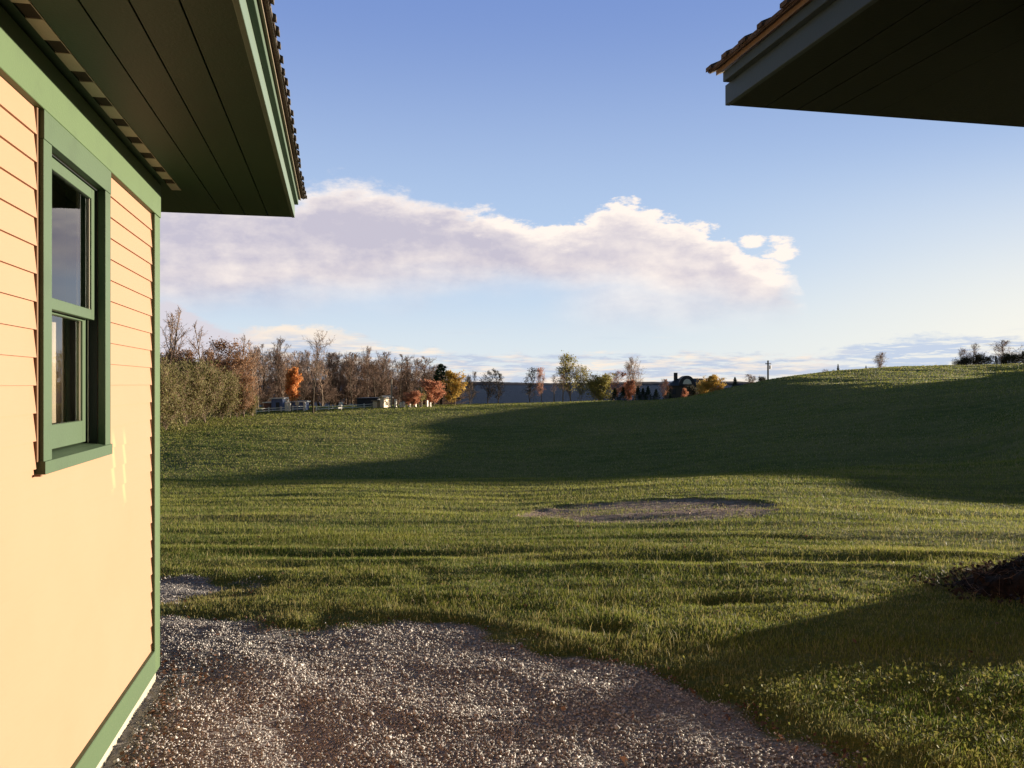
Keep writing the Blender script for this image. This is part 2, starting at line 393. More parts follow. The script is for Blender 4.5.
# centre fan under the camera
V=np.concatenate([V,[[0,0,float(H(0.01,0.01))]]]); cidx=len(V)-1
Ft=np.stack([np.full(na-1,cidx),idx[0,1:],idx[0,:-1]],-1)
xx,yy=V[:,0],V[:,1]
gsd=gravel_sd(xx,yy); rr=np.hypot(xx,yy)
zone_g=sstep(gsd,-.03,.08)*(rr<14)
zone_s=sstep(patch_r(xx,yy),1.06,.97)
GCOL=dict(gravel=zone_g,bare=zone_s)
def terr(t,b):
    co=objco(t)
    def att(n): a=t.new('ShaderNodeAttribute',attribute_name=n); return a.outputs['Fac']
    big=t.noise(co,.06,5,.6); mid=t.noise(co,.9,5,.6); fine=t.noise(co,14,4,.65)
    mp=t.new('ShaderNodeMapping'); mp.inputs['Scale'].default_value=(.25,1.2,1); t.l.new(co,mp.inputs[0]); strk=t.noise(mp.outputs[0],.5,5,.6)
    g=t.mix(t.sm(mid,.3,.7),(.075,.10,.018),(.15,.16,.035))
    g=t.mix(t.sm(big,.42,.62,0,.55),g,(.21,.18,.06))
    g=t.mix(t.sm(strk,.5,.72,0,.5),g,(.24,.20,.08))
    g=t.mix(t.sm(fine,.55,.75,0,.4),g,(.04,.05,.015))
    grav=t.mix(t.sm(t.noise(co,40,4,.6),.35,.65),(.19,.172,.165),(.35,.325,.31))
    bare=t.mix(t.sm(t.noise(co,9,6,.7),.38,.62),(.26,.18,.145),(.42,.31,.255))
    cc=t.mix(att('gravel'),g,grav); cc=t.mix(att('bare'),cc,bare)
    t.l.new(cc,b.inputs['Base Color'])
    h=t.m('ADD',t.noise(co,22,4,.7),t.m('MULTIPLY',t.noise(co,4,4,.65),2.5))
    bump(t,b,h,.9,.06)
M_TERR=P('meadow ground',(.08,.1,.03),.95,0,.1,terr)
tm=np_mesh('ground',V,[Fq,Ft],M_TERR,True,GCOL)
tag(link('ground',tm),'rolling grass meadow with gravel by the houses',None,None,'structure')
# ------------------------------------------------------------ lake and far shore
def lakef(t,b):
    co=objco(t); mp=t.new('ShaderNodeMapping'); mp.inputs['Scale'].default_value=(.02,.06,1); t.l.new(co,mp.inputs[0])
    n=t.noise(mp.outputs[0],6,6,.65); bump(t,b,n,1.0,3.0)
    b.inputs['Roughness'].default_value=.9
M_LAKE=P('lake water',(.058,.078,.125),.9,0,.0,lakef)
mb=MB(); mb.add([(-14000,180,-10),(14000,180,-10),(14000,15000,-10),(-14000,15000,-10)],[(0,1,2,3)])
tag(mb.build('lake_water',M_LAKE),'grey blue lake beyond the meadow',None,None,'structure')
mb=MB(); mb.add([(-14000,-14000,-13.2),(14000,-14000,-13.2),(14000,330,-13.2),(-14000,330,-13.2)],[(0,1,2,3)])
tag(mb.build('lowland_terrain',P('lowland',(.06,.08,.03),.9)),None,None,None,'structure')
rs=np.random.RandomState(2)
n=500; ax=np.linspace(-7500,9000,n); ridge=26+16*fbm(ax/1400,ax*0,4,.6)+4*rs.rand(n)
sv=[];sf=[]
prof=[(0,0),(60,.45),(250,.8),(600,1.0),(1500,1.0),(2600,0)]
for j,(dy,k) in enumerate(prof):
    for i in range(n): sv.append((ax[i],6900+dy+300*math.sin(ax[i]/1700),-10.5+ridge[i]*k))
ii=np.arange(len(prof)*n).reshape(len(prof),n)
sf=np.stack([ii[:-1,:-1],ii[:-1,1:],ii[1:,1:],ii[1:,:-1]],-1).reshape(-1,4)
tag(link('far_shore_hills',np_mesh('far_shore_hills',sv,sf,P('far wooded shore',(.085,.075,.085),.95,0,.05))),'low wooded far shore across the lake',None,None,'structure')

# ------------------------------------------------------------ houses
SOF=2.68; OV=.68; UE=.78; LEN=9.0; DEP=6.0
def claps(mb,s,y0,y1,z0,z1,step=.0905,base=.1475):
    k=0
    while True:
        a=base+k*step; b=a+step+.002; k+=1
        if a>=z1-.004: break
        if b<=z0: continue
        a2=max(a,z0); b2=min(b,z1)
        if b2-a2<.004: continue
        j=.0012*math.sin(k*12.9)
        fa=.0145-.009*(a2-a)/(b-a); fb=.0145-.009*(b2-a)/(b-a)
        mb.prism([(-.003*s,a2),((fa+j)*s,a2),((fb+j)*s,b2),(-.003*s,b2)],y0,y1)
WIN=(-1.735,-1.07,1.35,2.402)     # opening along the wall and in height
def house(name,loc,s,label,window,trim,fas):
    E=empty(name,loc,R(11.83),label=label,cat='house')
    # wall shell
    m=MB()
    if window:
        a,b,c,d=WIN
        m.box((-.12*s,-LEN,0.0),(0,a,SOF)); m.box((-.12*s,b,0.0),(0,-.001,SOF))
        m.box((-.12*s,a,0.0),(0,b,c)); m.box((-.12*s,a,d),(0,b,SOF))
    else: m.box((-.12*s,-LEN,0.0),(0,-.001,SOF))
    m.box((-.121*s,-.12,0),(-DEP*s+.12*s,-.001,SOF)); m.box((-.121*s,-LEN,0),(-DEP*s+.12*s,-LEN+.12,SOF))
    m.box((-DEP*s,-LEN,0),(-DEP*s+.119*s,-.001,SOF)); m.box((-.121*s,-LEN+.121,.02),(-DEP*s+.121*s,-.121,.06))
    m.build('wall',M_SID,E)
    # clapboards on the long side
    m=MB()
    if window:
        a,b,c,d=WIN
        claps(m,s,-LEN+.1,a-.098,.193,2.503); claps(m,s,b+.082,-.108,.193,2.503); claps(m,s,a-.098,b+.082,.193,c-.047)
    else: claps(m,s,-LEN+.1,-.108,.193,2.503)
    sd=m.build('siding',M_SIDN if window else M_SID,E)
    # clapboards on the far gable wall
    m=MB(); k=0
    while .193+k*.0905<SOF-.02:
        z=.1475+k*.0905; k+=1
        v=[(-.1*s,0,z),(-.1*s,.021,z),(-.1*s,.007,min(z+.0925,SOF)),(-.1*s,0,min(z+.0925,SOF))]
        v2=[(-(DEP-.1)*s,y,zz) for _,y,zz in v]; m.add(v+v2,[(0,1,2,3),(7,6,5,4)]+[(i,i+4,(i+1)%4+4,(i+1)%4) for i in range(4)])
    m.build('siding',M_SID,E)
    # trim
    m=MB(); m.box((0,-.10,.068),(.028*s,-.0005,2.499)); m.box((-.1*s,0,.068),(.028*s,.026,2.499)); m.build('corner_board',trim,E,.002)
    m=MB(); m.box((0.001*s,-.108,.193),(.0125*s,-.1005,2.499)); m.build('caulk_strip',M_STAIN,E)
    m=MB(); m.box((0,-LEN,2.5),(.032*s,.03,SOF-.001)); m.build('frieze_board',trim,E,.002)
    m=MB(); m.box((0,-LEN,.070),(.030*s,-.1005,.192)); m.build('base_board',M_GRNB if window else trim,E,.003)
    m=MB(); m.box((-.2*s,-LEN,-.3),(.012*s,-.004,.066)); m.box((-.2*s,-.004,-.3),(-DEP*s,-.2,.066)); m.build('foundation',M_CONC,E)
    # soffit boards
    m=MB()
    ed=[(.0325,.067),(.121,.253),(.259,.391),(.397,.531),(.537,.679)]
    for a,b in ed: m.box((a*s,-LEN-.7,SOF),(b*s,UE-.002,SOF+.018))
    m.box((.0675*s,.132,SOF+.0005),(.1205*s,UE-.003,SOF+.018)); m.box((.0325*s,.032,SOF+.0003),(-DEP*s-.6*s,UE-.004,SOF+.018))
    m.box(((-DEP-.6)*s,UE-.0015,SOF-.0005),(.679*s,UE+.004,SOF+.018))
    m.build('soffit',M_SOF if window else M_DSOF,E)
    m=MB(); y=.13; i=0
    rr_=random.Random(4)
    dk=MB()
    while y>-LEN:
        l=.155+rr_.uniform(-.006,.006); m.box((.069*s,y-l,SOF-.002),(.119*s,y,SOF+.006)); 
        dk.box((.072*s,y-l-.105,SOF+.001),(.117*s,y-l,SOF+.005)); m.box((.1165*s,y-l-.105,SOF-.0015),(.119*s,y-l,SOF+.0005)); y-=l+.105
    if window:
        vs=m.build('vent_strip',M_VENT,E); tag(dk.build('vent_mesh',M_VENTD,vs),kind='stuff')
    else:
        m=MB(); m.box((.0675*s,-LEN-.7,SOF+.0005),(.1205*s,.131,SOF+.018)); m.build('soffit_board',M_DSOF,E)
    # dark roof body closing the eaves (box with gable ends)
    rx=-DEP/2; top=SOF+.115+(OV+DEP/2)*math.tan(R(25))
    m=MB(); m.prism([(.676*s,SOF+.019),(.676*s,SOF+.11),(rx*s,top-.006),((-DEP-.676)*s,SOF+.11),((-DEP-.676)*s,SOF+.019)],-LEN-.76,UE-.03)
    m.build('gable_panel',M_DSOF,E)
    # fascia boards
    m=MB(); m.box((.680*s,-LEN-.78,SOF-.004),(.700*s,UE,SOF+.074)); m.build('fascia_board',fas,E,.0015)
    m=MB(); m.box((.680*s,-LEN-.78,SOF+.0745),(.724*s,UE-.03,SOF+.112)); m.build('fascia_trim',M_TRIMD if window else fas,E,.0015)
    m=MB(); m.box(((-DEP-.68)*s,-LEN-.78,SOF-.004),((-DEP-.70)*s,UE,SOF+.11)); m.build('fascia_board',fas,E)
    tn=math.tan(R(25)); cs=math.cos(R(25))
    # rake boards at both gable ends
    for y0,y1 in ((UE-.028,UE-.004),(-LEN-.785,-LEN-.762)):
        m=MB()
        for sg in (1,-1):
            f=lambda v:(v if sg==1 else -DEP-v)*s
            q=[(f(.678),SOF+.02),(f(.678),SOF+.11),(f(rx),top),(f(rx),top-.16)]
            m.prism(q,y0,y1)
        m.build('rake_board',fas,E)
    # wooden roof deck edge
    m=MB()
    for sg in (1,-1):
        f=lambda v:(v if sg==1 else -DEP-v)*s
        z0=SOF+.1125
        m.prism([(f(.738),z0-.004),(f(.738),z0+.014),(f(rx),z0+.014+(.738-rx)*tn),(f(rx),z0-.004+(.738-rx)*tn)],-LEN-.8,UE+.0)
    m.build('roof_deck',M_WOOD,E)
    # shingles: courses with a ragged eave edge
    m=MB(); rg=random.Random(8 if s>0 else 9); z0=SOF+.1275
    for sg in (1,-1):
        f=lambda v:(v if sg==1 else -DEP-v)*s
        nco=int((.76-rx)/.13)+1
        for k in range(nco):
            v0=.757-k*.13; v1=max(v0-.16,rx); zz=z0+(.738-v0)*tn
            m.prism([(f(v0),zz+.001),(f(v0),zz+.014),(f(v1),zz+.006+(v0-v1)*tn),(f(v1),zz-.0+(v0-v1)*tn)],-LEN-.82,UE+.018)
        y=UE+.02
        while y>-LEN-.8:
            wd=rg.uniform(.11,.16); o=rg.uniform(-.003,.005); th=rg.choice((.008,.010,.013))
            v0=.762+o; v1=v0-.12; zz=z0-.004-rg.uniform(0,.004)
            m.prism([(f(v0),zz),(f(v0),zz+th+.004),(f(v1),zz+.014+.12*tn),(f(v1),zz+.12*tn)],y-wd+.003,y)
            m.prism([(f(v0+.011),zz+.001),(f(v0+.011),zz+.017),(f(v1),zz+.022+.12*tn),(f(v1),zz+.12*tn)],y-.035-rg.uniform(0,.02),y-.004)
            y-=wd
        # one more broken course above the eave, thick enough to break the outline
        y=UE+.02
        while y>-LEN-.8:
            wd=rg.uniform(.12,.26)
            if rg.random()<.25:
                v0=.73+rg.uniform(-.02,.012); zz=z0+(.738-v0)*tn+.012
                m.prism([(f(v0),zz),(f(v0),zz+.014),(f(v0-.12),zz+.008+.12*tn),(f(v0-.12),zz+.12*tn)],y-wd,y)
            y-=wd
    m.build('roof_shingles',M_SHI,E)
    return E
def siding_n(t,b):
    co=objco(t); se=t.new('ShaderNodeSeparateXYZ'); t.l.new(co,se.inputs[0])
    base=(.345,.193,.118)
    c1=t.mix(t.sm(t.noise(co,2.2,5,.6),.4,.75,0,.30),base,(.32,.175,.10))
    c1=t.mix(t.sm(t.noise(co,.7,4,.6),.4,.7,0,.35),c1,(.36,.215,.14)); c1=t.mix(t.sm(t.noise(co,28,3,.5),.70,.74,0,.25),c1,(.3,.19,.1))
    # two pale drips run under the window corner
    w_=t.m('MULTIPLY',t.m('SUBTRACT',t.noise(co,6,2,.5),.5),.02)
    yy=t.m('ADD',se.outputs[1],w_)
    for yc,zl in ((-.86,1.10),(-.67,1.02)):
        d=t.m('ABSOLUTE',t.m('SUBTRACT',yy,yc))
        k=t.m('MULTIPLY',t.sm(d,.035,.008),t.m('MULTIPLY',t.sm(se.outputs[2],zl,zl+.08),t.sm(se.outputs[2],1.42,1.33)))
        c1=t.mix(t.m('MULTIPLY',k,.28),c1,(.50,.42,.20))
    t.l.new(c1,b.inputs['Base Color']); mp=t.new('ShaderNodeMapping'); mp.inputs['Scale'].default_value=(1,.1,1); t.l.new(co,mp.inputs[0])
    bump(t,b,t.noise(mp.outputs[0],60,4,.6),.25,.003)
M_SIDN=P('cream clapboard paint with drips',(.8,.55,.28),.6,0,.3,siding_n)
H1=house('clapboard_house',(-1.932,4.5,0.0),1,'cream clapboard house wall with green trim and a window at left',True,M_GRN,M_PALEG)
H2=house('clapboard_house',(1.669,2.608,0.0),-1,'neighbouring house whose dark eave with brown shingles overhangs at upper right',False,M_GRN,M_GREY)
# window of the left house
a,b,c_,d=WIN
m=MB(); m.box((0,a-.08,c_-.012),(.030,a,d)); m.box((0,b,c_-.012),(.030,b+.08,d)); m.box((0,a-.08,d+.0005),(.032,b+.08,2.4985))
win=m.build('window',M_CAS,H1,.001)
m=MB(); m.prism([(-.122,c_+.013),(.001,c_+.003),(.036,c_-.004),(.036,c_-.046),(-.12,c_-.046)],a-.084,b+.084); m.build('sill',M_CAS,win)
m=MB(); m.box((0.001,a-.0975,c_-.004),(.015,a-.0805,2.499)); m.box((.001,a-.11,c_-.05),(.03,a-.0935,c_-.044)); m.build('caulk_strip',M_STAIN,win)
m=MB(); m.box((-.12,a,c_),(-.001,a+.006,d)); m.build('jamb_liner',M_CAS,win)
m=MB(); m.box((-.12,b-.006,c_),(-.001,b,d)); m.box((-.12,a+.006,d-.006),(-.001,b-.006,d)); m.build('jamb_liner',M_DSOF,win)  # right jamb and head liner coloured near-black, standing in for the reveal's shade
m=MB()
m.box((-.076,b-.022,c_+.01),(-.070,b-.0065,d-.0065)); m.build('track',M_TRACK,win)
m=MB(); m.box((-.036,b-.014,c_+.01),(-.033,b-.0065,d-.0065)); m.build('track',M_TRACK,win)
def sash(x0,x1,z0,z1,rb,rt,st):
    m=MB(); y0=a+.0145; y1=b-.0235
    m.box((x0,y0,z0),(x1,y0+st,z1)); m.box((x0,y1-st,z0),(x1,y1,z1)); m.box((x0,y0+st,z0),(x1,y1-st,z0+rb)); m.box((x0,y0+st,z1-rt),(x1,y1-st,z1))
    s_=m.build('sash',M_CAS,win,.0015)
    m=MB(); xm=(x0+x1)/2; m.box((xm-.0005,y0+st,z0+rb),(xm+.0005,y1-st,z1-rt))
    me=bpy.data.meshes.new('pane'); me.from_pydata([(xm,y0+st,z0+rb),(xm,y1-st,z0+rb),(xm,y1-st,z1-rt),(xm,y0+st,z1-rt)],[],[(0,1,2,3)]); me.materials.append(M_GLASS)
    o=link('pane',me,win)
    m=MB(); m.box((xm+.001,y1-st-.004,z0+rb),(xm+.004,y1-st,z1-rt)); m.build('glazing_bead',M_TRACK,win)
sash(-.030,-.007,1.862,d-.008,.040,.042,.038)
sash(-.066,-.040,c_+.014,1.888,.088,.034,.040)
# curtain behind the lower sash
cm=[];cf=[]
for i in range(61):
    y=a-.1+i*(.95/60); x=-.140+.012*math.sin(i*1.1)+.006*math.sin(i*2.7)
    cm+=[(x,y,1.25),(x,y,1.93)]
for i in range(60): cf.append((2*i,2*i+2,2*i+3,2*i+1))
me=np_mesh('curtain',cm,np.array(cf),M_CURT,True)
cu=link('curtain',me); cu.location=(-1.932,4.5,0); cu.rotation_euler=(0,0,R(11.83)); tag(cu,'brown curtain hanging behind the lower sash of the window','curtain')
md=cu.modifiers.new('thick','SOLIDIFY'); md.thickness=.003

# ------------------------------------------------------------ trees
def wcol(px,D): return (px-512)/835*D
def bark(name,a_,b_):
    def f(t,bb):
        co=objco(t); mp=t.new('ShaderNodeMapping'); mp.inputs['Scale'].default_value=(3,3,.6); t.l.new(co,mp.inputs[0])
        n=t.noise(mp.outputs[0],4,4,.6); t.l.new(t.mix(t.sm(n,.35,.65),a_,b_),bb.inputs['Base Color']); bump(t,bb,n,.5,.03)
    return P(name,a_,.95,0,.1,f)
BARK=bark('grey brown bark',(.17,.125,.095),(.30,.23,.18))
BARKD=bark('dark bark',(.07,.052,.042),(.14,.11,.085))
BARKP=bark('pale bark',(.30,.25,.21),(.42,.36,.30))
TWIG=bark('twigs',(.30,.20,.15),(.44,.31,.23))
TWIGD=bark('dark twigs',(.19,.13,.105),(.30,.21,.165))
def leafmat(name,c0,c1,tr=.35):
    m=bpy.data.materials.new(name); m.use_nodes=True; t=NT(m.node_tree); b=t.n['Principled BSDF']
    at=t.new('ShaderNodeAttribute',attribute_name='tone'); oi=t.new('ShaderNodeObjectInfo')
    f=t.m('ADD',at.outputs['Fac'],t.m('MULTIPLY',t.m('SUBTRACT',oi.outputs['Random'],.5),.3),clamp=True)
    col=t.mix(f,c0,c1); t.l.new(col,b.inputs['Base Color']); b.inputs['Roughness'].default_value=.7; b.inputs['Specular IOR Level'].default_value=.2
    tl=t.new('ShaderNodeBsdfTranslucent'); t.l.new(col,tl.inputs[0]); mx=t.new('ShaderNodeMixShader'); mx.inputs[0].default_value=tr
    o=t.n['Material Output']; t.l.new(b.outputs[0],mx.inputs[1]); t.l.new(tl.outputs[0],mx.inputs[2]); t.l.new(mx.outputs[0],o.inputs[0])
    return m
L_OLIVE=leafmat('olive leaves',(.11,.105,.04),(.24,.21,.085))
L_BROWN=leafmat('russet leaves',(.27,.14,.075),(.46,.27,.15))
L_ORANGE=leafmat('orange leaves',(.52,.19,.06),(.80,.40,.15))
L_RED=leafmat('red orange leaves',(.44,.19,.11),(.68,.33,.20))
L_YELLOW=leafmat('yellow leaves',(.48,.31,.07),(.75,.52,.13))
L_YG=leafmat('yellow green leaves',(.17,.18,.05),(.46,.38,.11))
L_PINE=leafmat('pine needles',(.022,.045,.022),(.05,.08,.035),.1)
L_DARK=leafmat('dark green leaves',(.03,.035,.02),(.07,.065,.035),.2)
L_TAN=leafmat('tan leaves',(.24,.16,.10),(.40,.28,.18))
def norm(v): return v/(np.linalg.norm(v)+1e-9)
def branches(seed,h,spread=.32,start=.25,n1=18,n2=6,n3=5,n4=4,leaders=1,droop=0.0,up=.9,shape='round'):
    rs=np.random.RandomState(seed); L=[[],[],[],[],[]]
    def poly(p,d,ln,k,wob,up_):
        pts=[p]; 
        for i in range(k):
            d=norm(d+rs.randn(3)*wob+np.array([0,0,up_])); p=p+d*ln/k; pts.append(p)
        return pts
    def at(pts,t):
        x=t*(len(pts)-1); i=min(int(x),len(pts)-2); return pts[i]+(pts[i+1]-pts[i])*(x-i), norm(pts[i+1]-pts[i])
    trunks=[]
    for l in range(leaders):
        d0=norm(np.array([rs.randn()*.12*(leaders>1)*2,rs.randn()*.12*(leaders>1)*2,1]))
        trunks.append(poly(np.zeros(3)+np.array([rs.randn()*.1,rs.randn()*.1,0])*(leaders>1),d0,h*(1 if l==0 else rs.uniform(.7,.95)),9,.07,.12))
    for tr in trunks:
        L[0].append((tr,h*.014/(.7+.3*leaders),.012*h*.12))
        for i in range(n1):
            t=start+(1-start)*(i+rs.rand())/n1*.97; p,d=at(tr,t); a=rs.rand()*6.283
            if shape=='round': ln=h*spread*(1.15*math.sin(math.pi*min(1,(.25+.72*(t-start)/(1-start))))+.05)
            elif shape=='vase': ln=h*spread*(.5+.8*(1-t))
            else: ln=h*spread*(1.1-t)
            b=poly(p,norm(np.array([math.cos(a),math.sin(a),up*rs.uniform(.6,1.3)])),ln*rs.uniform(.7,1.15),5,.13,.10-droop)
            L[1].append((b,h*.0055*(1.25-t*.7),h*.0012))
            for j in range(n2):
                t2=.25+.75*(j+rs.rand())/n2; p2,d2=at(b,min(t2,.99))
                c=poly(p2,norm(d2+rs.randn(3)*.65+np.array([0,0,.2])),ln*.45*rs.uniform(.6,1.2),3,.15,.08-droop)
                L[2].append((c,h*.0022,h*.0008))
                for k in range(n3):
                    p3,d3=at(c,min(.15+.85*(k+rs.rand())/n3,.99)); e=poly(p3,norm(d3+rs.randn(3)*.7),ln*.22*rs.uniform(.6,1.3),2,.15,.05)
                    L[3].append((e,h*.0012,h*.0004))
                    for q_ in range(n4):
                        p4,d4=at(e,rs.rand()*.99); L[4].append(([p4,p4+norm(d4+rs.randn(3)*.7)*ln*.12*rs.uniform(.6,1.4)],h*.0011,0))
    return L
def tubes(items,k):
    V=[];Fc=[]
    n=0
    for pts,r0,r1 in items:
        m=len(pts)
        for i,p in enumerate(pts):
            d=norm(pts[min(i+1,m-1)]-pts[max(i-1,0)]); u=norm(np.cross(d,[.31,.95,.1])); w_=np.cross(d,u); r=r0+(r1-r0)*i/(m-1)
            for j in range(k):
                an=6.2832*j/k; V.append(p+(u*math.cos(an)+w_*math.sin(an))*r)
        for i in range(m-1):
            for j in range(k): Fc.append((n+i*k+j,n+i*k+(j+1)%k,n+(i+1)*k+(j+1)%k,n+(i+1)*k+j))
        n+=m*k
    return np.array(V),np.array(Fc)
def leaves(cent,n,jit,size,seed,up=0.0):
    rs=np.random.RandomState(seed); cent=np.asarray(cent); c=cent[rs.randint(len(cent),size=n)]+rs.randn(n,3)*jit
    u=rs.randn(n,3); u/=np.linalg.norm(u,axis=1)[:,None]; v=np.cross(u,rs.randn(n,3)); v/=np.linalg.norm(v,axis=1)[:,None]
    s=(size*rs.uniform(.6,1.3,n))[:,None]
    Vv=np.stack([c-u*s*.5,c+v*s*.32,c+u*s*.5,c-v*s*.32],1).reshape(-1,3)
    tone=np.repeat(np.clip(rs.rand(n)*.7+.3*np.sin(c[:,0]*1.3+c[:,2]*1.7+seed)*.5+.15,0,1),4)
    return Vv,np.arange(n*4).reshape(-1,4),tone
PROTO={}
def proto(kind,var):
    key=(kind,var)
    if key in PROTO: return PROTO[key]
    h=15.0; seed=abs(hash(kind))%1 + var*31+len(kind)*7
    def fin(L,tm,cm,leaf=None,lm=None,n=0,jit=.25,size=.3,twigs=True):
        tv,tf=tubes(L[0]+L[1],6); trunk=np_mesh('trunk',tv,tf,tm,True)
        cv,cf=tubes(L[2]+L[3],3); 
        tw=L[4]; W=np.array([[a_[0],a_[1]] for a_,_,_ in tw]) if tw else np.zeros((0,2,3))
        parts_v=[cv]; fl=[cf]; off=len(cv); tone=[np.zeros(len(cv))]
        if len(W):
            d=W[:,1]-W[:,0]; u=np.cross(d,np.random.RandomState(1).randn(len(W),3)); u/=np.linalg.norm(u,axis=1)[:,None]+1e-9; r=h*.0014
            tvv=np.stack([W[:,0]-u*r,W[:,0]+u*r,W[:,1]],1).reshape(-1,3); parts_v.append(tvv); fl.append(np.arange(len(tvv)).reshape(-1,3)+off); off+=len(tvv); tone.append(np.zeros(len(tvv)))
        nw=sum(len(f) for f in fl)
        if leaf:
            cent=[p for pts,_,_ in L[3] for p in pts]+[p for pts,_,_ in L[2] for p in pts[1:]]
            lv,lf,lt=leaves(cent,n,jit,size,seed+5); parts_v.append(lv); fl.append(lf+off); tone.append(lt)
        me=np_mesh('crown',np.concatenate(parts_v),fl,cm,False,{'tone':np.concatenate(tone)})
        if leaf:
            me.materials.append(leaf); mi=np.zeros(len(me.polygons),np.int32); mi[nw:]=1; me.polygons.foreach_set('material_index',mi)
        return (trunk,me,h)
    if kind=='bare': r=fin(branches(seed,h,.26,.18,20,6,5,5,1+var%2,up=1.5),BARK,TWIG)
    elif kind=='bare_dark': r=fin(branches(seed,h,.24,.12,22,6,5,6,1+(var+1)%2,up=1.4),BARKD,TWIGD)
    elif kind=='bare_tall': r=fin(branches(seed,h,.16,.35,14,5,4,3,1,up=1.8),BARK,TWIG)
    elif kind=='spread': r=fin(branches(seed,h,.38,.33,16,6,5,4,1,up=1.2,shape='vase'),BARKD,TWIGD)
    elif kind=='tan_bare': r=fin(branches(seed,h,.28,.2,18,6,5,5,2,up=1.4),BARKP,TWIG,L_TAN,None,500,.25,.3)
    elif kind=='russet': r=fin(branches(seed,h,.32,.12,20,6,5,4,2,up=1.0),BARK,TWIG,L_BROWN,None,4200,.4,.4)
    elif kind=='red_wood': r=fin(branches(seed,h,.30,.15,20,6,5,3,1,up=1.0),BARK,TWIG,L_RED,None,2200,.3,.34)
    elif kind=='orange': r=fin(branches(seed,h,.26,.22,20,6,4,1,1,up=1.2),BARK,TWIG,L_ORANGE,None,3600,.45,.8)
    elif kind=='red': r=fin(branches(seed,h,.38,.12,22,6,4,1,1,up=.8),BARK,TWIG,L_RED,None,4500,.5,.75)
    elif kind=='yellow': r=fin(branches(seed,h,.34,.08,22,6,4,1,1,up=.9),BARK,TWIG,L_YELLOW,None,4500,.5,.7)
    elif kind=='yg': r=fin(branches(seed,h,.34,.15,18,6,4,2,2,up=1.1),BARK,TWIG,L_YG,None,2400,.4,.5)
    elif kind=='ygbush': r=fin(branches(seed,h,.5,.05,24,6,4,1,3,up=.6),BARK,TWIG,L_YG,None,6500,.6,.8)
    elif kind=='yellowbush': r=fin(branches(seed,h,.55,.04,24,6,4,1,3,up=.5),BARK,TWIG,L_YELLOW,None,6500,.6,.8)
    elif kind=='darktree': r=fin(branches(seed,h,.26,.08,20,6,5,3,1,up=1.2),BARKD,TWIGD,L_DARK,None,900,.35,.4)
    elif kind=='darkbush': r=fin(branches(seed,h,.55,.05,22,6,4,2,3,up=.5),BARKD,TWIGD,L_DARK,None,5200,.6,.8)
    elif kind=='bush': r=fin(branches(seed,h,.50,.03,26,7,5,2,4,up=.7),BARK,TWIG,L_OLIVE,None,14000,.6,.6)
    elif kind in ('spruce','pine'):
        rs=np.random.RandomState(seed); tr=[np.array([0,0,z]) for z in np.linspace(0,h,6)]; V=[];tone=[]; wd=.24 if kind=='spruce' else .26
        L=[]
        for i in range(1500):
            t=rs.rand()**.8*.93+.05 if kind=='spruce' else rs.rand()*.8+.18
            a_=rs.rand()*6.283; lay=.75+.25*math.sin(t*60+a_*2); rad=h*wd*(1-t)**(.85 if kind=='spruce' else .6)*lay*rs.uniform(.55,1.05)*(1+.25*math.sin(a_*3+seed))
            p=np.array([math.cos(a_)*rad,math.sin(a_)*rad,t*h-.12*rad]); ln=.9*(.5+rad/h*2); dr=np.array([math.cos(a_+rs.randn()*.5),math.sin(a_+rs.randn()*.5),-.15+rs.randn()*.25]); sd=norm(np.cross(dr,rs.randn(3)))
            V+=[p-dr*ln*.5-sd*.2,p-dr*ln*.5+sd*.2,p+dr*ln*.6]; tone+=[rs.rand()]*3
        tv,tf=tubes([(tr,h*.016,h*.003)],6); trunk=np_mesh('trunk',tv,tf,BARKD,True)
        me=np_mesh('crown',np.array(V),np.arange(len(V)).reshape(-1,3),L_PINE,False,{'tone':np.array(tone)}); r=(trunk,me,h)
    # measured spread of the crown, for placing by width
    co=np.empty(len(r[1].vertices)*3,np.float32); r[1].vertices.foreach_get('co',co); co=co.reshape(-1,3)
    wdt=np.percentile(co[:,0],98)-np.percentile(co[:,0],2); top=np.percentile(co[:,2],99.7)
    PROTO[key]=(r[0],r[1],float(top),float(wdt)); return PROTO[key]
TRN=random.Random(3)
NAMES=dict(bare='bare_tree',bare_dark='bare_tree',bare_tall='bare_tree',spread='bare_tree',tan_bare='autumn_tree',russet='autumn_tree',red_wood='autumn_tree',orange='autumn_tree',red='autumn_tree',yellow='autumn_tree',yg='autumn_tree',ygbush='bush',yellowbush='bush',darktree='tree',darkbush='bush',bush='bush',spruce='spruce_tree',pine='pine_tree')
def tree(kind,var,px,D,ptop,wpx,label,cat='tree',group=None,x=None):
    tr,cr,top,wd=proto(kind,var); X=wcol(px,D); z=float(H(X,D))-.15
    ztop=1.6+(384-ptop)/835*D; h=max(ztop-z,.6); s=h/top; sw=(wpx/835*D)/wd if wpx else s*TRN.uniform(.9,1.15)
    e=empty(NAMES[kind],(X,D,z),TRN.uniform(0,6.28),label=label,cat=cat,group=group)
    e.scale=(sw,sw,s); link('trunk',tr,e); link('crown',cr,e)
    return e
